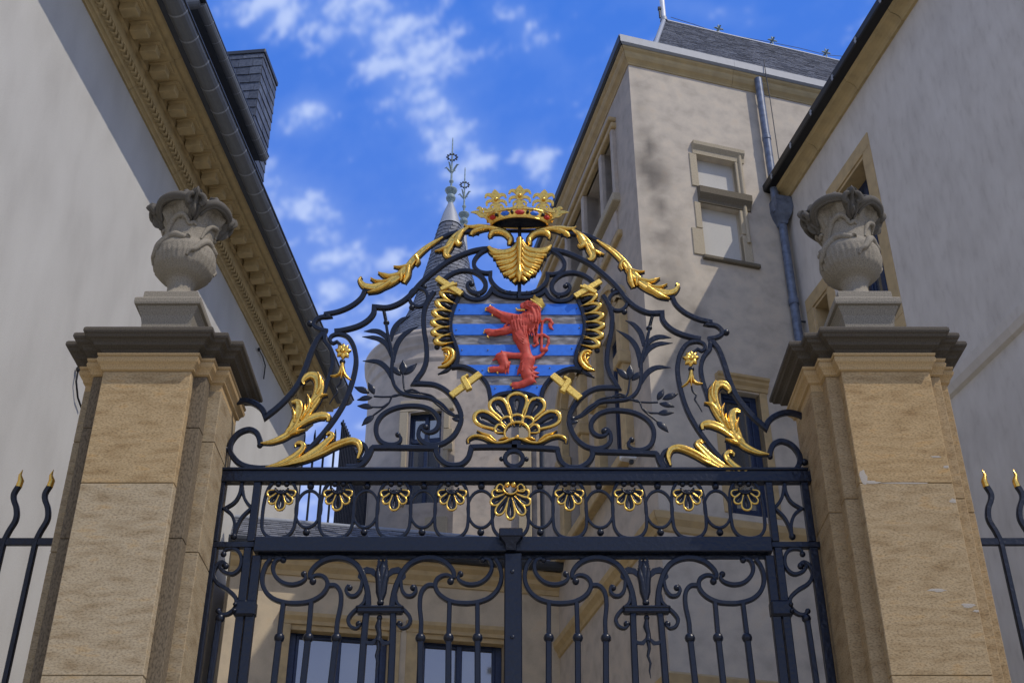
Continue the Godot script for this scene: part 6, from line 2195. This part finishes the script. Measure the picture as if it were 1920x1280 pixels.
		if i < 8:
			var x: float = (xs[i] + xs[i + 1]) * 0.5
			var oy: float = (yt + yb) * 0.5
			var ring := PackedVector3Array()
			for k in 29:
				var ang := TAU * k / 28
				ring.append(Vector3(x + cos(ang) * (absf(xs[i + 1] - xs[i]) * 0.5 - hw - 0.004 + 0.0 + 0.02) * 0.86, oy + sin(ang) * 0.115, GZ))
			var ov := MB.new(); ov.bar(ring, 0.015, 0.02)
			part(t, "oval_ring", ov, M.iron)
			for sgn in [-1.0, 1.0]:
				var kb := MB.new(); kb.ball(Vector3(x, oy + sgn * 0.142, GZ), 0.021)
				part(t, "knob", kb, M.iron)
	# stop bracket on the beam
	fr(960.0, 1000.0, 1.0)
	var sb := MB.new()
	var q0 := onz(958, 1006, GZ)
	sb.box(Vector3(q0.x - 0.066, q0.y - 0.04, GZ + 0.046), Vector3(q0.x + 0.066, q0.y + 0.012, GZ + 0.10), 0.006)
	var rows := []
	for e in [[0.055, -0.041, 0.095], [0.03, -0.075, 0.085], [0.026, -0.11, 0.075]]:
		rows.append(PackedVector3Array([Vector3(q0.x - e[0], q0.y + e[1], GZ + 0.046), Vector3(q0.x - e[0], q0.y + e[1], GZ + e[2]), Vector3(q0.x + e[0], q0.y + e[1], GZ + e[2]), Vector3(q0.x + e[0], q0.y + e[1], GZ + 0.046)]))
	for i in 2:
		for j in 4: sb.q(rows[i][j], rows[i][(j + 1) % 4], rows[i + 1][(j + 1) % 4], rows[i + 1][j])
	sb.q(rows[2][0], rows[2][1], rows[2][2], rows[2][3])
	part(t, "stop_bracket", sb, M.iron)

# ---------------------------------------------------------------- the two gate leaves
func leaves():
	for side in 2:
		var modes := [0, 3] if side == 0 else [2, 4]
		var lx: float = mirror(Vector3(LEAFX, 0, 0), 0 if side == 0 else 2).x
		var t := thing("gate_leaf", "navy iron gate leaf hung on the pier beside the stucco house" if side == 0 else "navy iron gate leaf carrying the meeting post, hung beside the grey house", "gate", Vector3(lx, 0.05, GZ), "pair of iron gate leaves")
		fz(ZG)
		var yb := 0.1
		var xh: float = mirror(onz(474, 1110, GZ), 0 if side == 0 else 2).x
		var st := MB.new()
		var ytop := onz(960, 1043, GZ).y
		st.box(Vector3(xh - 0.024, yb, GZ - 0.022), Vector3(xh + 0.024, ytop, GZ + 0.022), 0.004)
		part(t, "hanging_stile", st, M.iron)
		var hg := MB.new()
		var hy := onz(460, 1143, GZ).y
		var hx = xh - (0.03 if side == 0 else -0.03)
		hg.box(Vector3(hx - 0.06, hy - 0.045, GZ - 0.03), Vector3(hx + 0.06, hy + 0.045, GZ + 0.04), 0.012)
		hg.ball(Vector3(hx - (0.05 if side == 0 else -0.05), hy + 0.015, GZ + 0.045), 0.012); hg.ball(Vector3(hx - (0.05 if side == 0 else -0.05), hy - 0.02, GZ + 0.045), 0.012)
		part(t, "hinge_band", hg, M.iron)
		if side == 1:
			var mp := MB.new()
			mp.box(Vector3(MIDX - 0.048, yb, GZ + 0.0), Vector3(MIDX + 0.048, ytop + 0.002, GZ + 0.05), 0.006)
			var mpo := part(t, "meeting_post", mp, M.iron)
			for py in [1078, 1200]:
				var rv := MB.new()
				rv.ball(Vector3(MIDX - 0.005, onz(955, py, GZ).y, GZ + 0.05), 0.012, Vector3(1, 1, 0.5))
				part(mpo, "rivet", rv, M.iron)
		else:
			var mp := MB.new()
			mp.box(Vector3(MIDX - 0.045, yb, GZ - 0.05), Vector3(MIDX - 0.005, ytop, GZ - 0.004), 0.005)
			part(t, "meeting_stile", mp, M.iron)
		var rt := MB.new()
		var xa: float = mirror(Vector3(xh, 0, 0), 0).x
		rt.box(Vector3(minf(xh, MIDX), ytop - 0.012, GZ - 0.018), Vector3(maxf(xh, MIDX), ytop - 0.001 + 0.012, GZ - 0.002), 0.002)
		part(t, "top_bar", rt, M.iron)
		var rb := MB.new()
		rb.box(Vector3(minf(xh, MIDX), 0.12, GZ - 0.026), Vector3(maxf(xh, MIDX), 0.21, GZ - 0.004 + 0.03), 0.004)
		part(t, "bottom_rail", rb, M.iron)
		scroll(t, [150, 348, 120, 390, 100, 460, 115, 530, 160, 580, 230, 606, 310, 612, 390, 600, 460, 560, 492, 510, 486, 470, 455, 446, 415, 446, 394, 470, 402, 486], 0.024, modes, "scroll", [1, 1, 1, 1, 1, 1, 0.6])
		knob(t, 404, 480, 0.02, modes)
		scroll(t, [232, 362, 215, 345, 182, 356, 165, 402, 180, 450, 222, 488, 280, 500, 335, 486, 362, 460, 352, 436], 0.022, modes, "scroll", [0.6, 1, 1, 1, 1, 0.6])
		knob(t, 226, 352, 0.018, modes); knob(t, 350, 436, 0.018, modes)
		scroll(t, [388, 462, 388, 435, 412, 398, 462, 360, 530, 340, 600, 346, 660, 376, 694, 420, 715, 470, 732, 540, 736, 630, 722, 700, 690, 1100], 0.03, modes, "stile_scroll", [0.8, 1, 1, 1, 1.1, 1.15, 1.2, 1.2], 0.03, 0.0, 0.2)
		scroll(t, [632, 528, 615, 510, 604, 538, 624, 566, 660, 566, 690, 530, 704, 460], 0.02, modes, "scroll", [0.6, 1, 1, 0.8])
		knob(t, 624, 518, 0.018, modes)
		scroll(t, [724, 560, 708, 612, 645, 668, 617, 710, 630, 750, 664, 762, 690, 742], 0.02, modes, "scroll", [0.8, 1, 1, 0.6])
		knob(t, 680, 735, 0.018, modes)
		scroll(t, [488, 505, 540, 506, 570, 545, 572, 620, 552, 720, 545, 800], 0.024, modes, "side_bar")
		for l in [[[545, 815, 512, 1100], 545, 820], [[376, 815, 344, 1100], 376, 818], [[202, 815, 168, 1100], 202, 818]]:
			scroll(t, l[0], 0.032, modes, "upright_bar", [], 0.032, 0.0, 0.2)
			knob(t, l[1], l[2], 0.029, modes)
		scroll(t, [395, 600, 376, 815], 0.025, modes, "upright_bar"); scroll(t, [228, 604, 202, 815], 0.025, modes, "upright_bar")
		# clasp, acanthus bud above it, husk drop below
		var fm := 0 if side == 0 else 2
		var cp := MB.new()
		var c := Vector3(lx, onz(460 + 810 / 3.2, 940 + 655 / 3.2, GZ).y, GZ)
		cp.box(c + Vector3(-0.125, -0.02, -0.025), c + Vector3(0.125, 0.02, 0.03), 0.008)
		cp.box(c + Vector3(-0.13, 0.004, -0.03), c + Vector3(0.13, 0.02, 0.036), 0.006)
		part(t, "clasp_bar", cp, M.iron)
		var top := onz(460 + 826 / 3.2, 940 + 345 / 3.2, GZ).y
		var hgt := top - c.y
		var bd := MB.new()
		bd.ball(c + Vector3(0, 0.045, 0), 0.02)
		for e in [[0.0, 1.0, 0.03], [-0.35, 0.88, 0.022], [0.35, 0.88, 0.022]]:
			var p := PackedVector3Array()
			for q in [[0.0, 0.16], [0.3, 0.4], [0.55, 0.62], [0.9, 0.8], [1.0, 1.0]]: p.append(c + Vector3(e[0] * 0.07 * q[0], hgt * q[1] * e[1], 0.004))
			bd.lobe(p, [0.018, 0.045, 0.04, e[2] * 1.8, 0.004], 0.02, 0.0, 1.0)
			var p2 := PackedVector3Array()
			for v in p: p2.append(Vector3(v.x, v.y, 2.0 * GZ - v.z))
			bd.lobe(p2, [0.018, 0.045, 0.04, e[2] * 1.8, 0.004], -0.02, 0.0, 1.0)
		for k in 5:
			for sg in [-1.0, 1.0]:
				var y0 := hgt * (0.68 + 0.05 * k)
				bd.bar(PackedVector3Array([c + Vector3(0, y0, 0.012), c + Vector3(sg * 0.022, y0 + 0.018, 0.012), c + Vector3(sg * (0.036 - k * 0.004), y0 + 0.04, 0.01)]), 0.016, 0.008, [1, 0.9, 0.1])
		for sg in [-1.0, 1.0]:
			var p := PackedVector3Array()
			for q in [[0.012, 0.5], [0.03, 0.66], [0.055, 0.75], [0.085, 0.77], [0.112, 0.73], [0.122, 0.63], [0.116, 0.58]]: p.append(c + Vector3(sg * q[0], hgt * q[1], 0.006))
			bd.bar(p, 0.034, 0.012, [0.4, 0.7, 1.0, 1.1, 1.0, 0.6, 0.1])
		part(t, "acanthus_bud", bd, M.iron)
		var hk := MB.new()
		hk.ball(c + Vector3(0, -0.04, 0), 0.016)
		var hp := PackedVector3Array([c + Vector3(0, -0.05, 0), c + Vector3(-0.006, -0.09, 0), c + Vector3(0.004, -0.13, 0), c + Vector3(0, -0.17, 0)])
		hk.tube(hp, [0.012, 0.018, 0.014, 0.02], 8)
		for sg in [-1.0, 1.0]:
			hk.bar(PackedVector3Array([c + Vector3(0, -0.15, 0.006), c + Vector3(sg * 0.03, -0.185, 0.012), c + Vector3(sg * 0.055, -0.185, 0.016), c + Vector3(sg * 0.072, -0.165, 0.016)]), 0.022, 0.008, [0.6, 1, 0.9, 0.1])
		var tp := PackedVector3Array()
		for q in [[0, -0.17], [0.004, -0.21], [-0.006, -0.25], [0.006, -0.29], [-0.002, -0.33], [0.002, -0.37]]: tp.append(c + Vector3(q[0], q[1], 0))
		hk.tube(tp, [0.013, 0.009, 0.007, 0.002], 6)
		part(t, "husk_drop", hk, M.iron)

# ---------------------------------------------------------------- railings and little things
func build_small():
	for side in 2:
		var sg := -1.0 if side == 0 else 1.0
		var t := thing("iron_railing", "flame-topped navy railing with gilt tips beside the sooty pier" if side == 0 else "flame-topped navy railing with gilt tips beside the mortar-patched pier", "railing", Vector3(sg * 2.9, 0, GZ), "railings outside the piers")
		var ry: float = onz(60, 1016, GZ).y
		var tip: float = onz(95, 880, GZ).y
		var rl := MB.new()
		var xe := [-4.35, -2.4] if side == 0 else [2.45, 4.0]
		rl.box(Vector3(xe[0], ry - 0.022, GZ - 0.012), Vector3(xe[1], ry + 0.022, GZ + 0.012), 0.004)
		part(t, "rail", rl, M.iron)
		var x0: float = onz(66, 1016, GZ).x if side == 0 else onz(1878, 1020, GZ).x
		for k in 10:
			var x := x0 + sg * 0.178 * k
			if absf(x) > 4.28 or (side == 1 and x > 3.95): continue
			var h := tip - ry
			var p := []
			for e in [[0.0, -1.6], [0.0, -0.1], [0.002, 0.02], [0.012, 0.14], [0.03, 0.30], [0.022, 0.45], [0.0, 0.58], [-0.004, 0.66], [0.008, 0.76]]: p.append(Vector2(e[0], e[1]))
			var pts := PackedVector3Array([Vector3(x, 0.0, GZ)])
			for v in spline(p.slice(1), 0.04): pts.append(Vector3(x - sg * v.x * 1.3, ry + h * v.y, GZ))
			var b := MB.new()
			b.bar(pts, 0.03, 0.03)
			var br := part(t, "bar", b, M.iron)
			var g := MB.new()
			g.tube(PackedVector3Array([Vector3(x - sg * 0.010, ry + h * 0.75, GZ), Vector3(x - sg * 0.016, ry + h * 0.84, GZ), Vector3(x - sg * 0.004, ry + h * 0.92, GZ), Vector3(x - sg * 0.012, ry + h * 1.0, GZ)]), [0.019, 0.018, 0.010, 0.001], 8)
			part(br, "gilt_tip", g, M.gold)
	# loose cables hanging on the stucco wall
	for e in [[[485, 655, 492, 668, 497, 685, 494, 710], "short black cable end hanging from the stucco wall under the cornice"], [[146, 692, 142, 715, 145, 745, 152, 765], "thin black cable hanging from the stucco wall behind the sooty pier"]]:
		var pts := PackedVector3Array()
		for i in range(0, e[0].size(), 2): pts.append(onpl(e[0][i], e[0][i + 1], PL + NL * 0.03, NL))
		var c := thing("wall_cable", e[1], "cable", pts[0])
		var m := MB.new()
		var s := PackedVector3Array()
		for i in pts.size() - 1:
			for j in 4: s.append(pts[i].lerp(pts[i + 1], j / 4.0))
		s.append(pts[pts.size() - 1])
		m.tube(s, [0.009, 0.009], 6)
		part(c, "wire", m, M.black)
		var k := MB.new(); k.ball(pts[0], 0.022, Vector3(1, 1.4, 1))
		part(c, "clip", k, M.black)
	# white lamp box on the corner of the palace wing
	var q = onpl(1178, 856, TC + NR * 0.12, NR)
	var lb := thing("wall_floodlight", "small white floodlight box on the palace wing corner", "floodlight", q)
	var m := MB.new(); m.obox(Transform3D(Basis(DT, UP, NT), q), Vector3(0.15, 0.075, 0.1), 0.012)
	part(lb, "housing", m, M.white)
	var m2 := MB.new(); m2.obox(Transform3D(Basis(DT, UP, NT), q - UP * 0.05 - NR * 0.03), Vector3(0.04, 0.05, 0.04), 0.006)
	part(lb, "bracket", m2, M.zinc_dark)
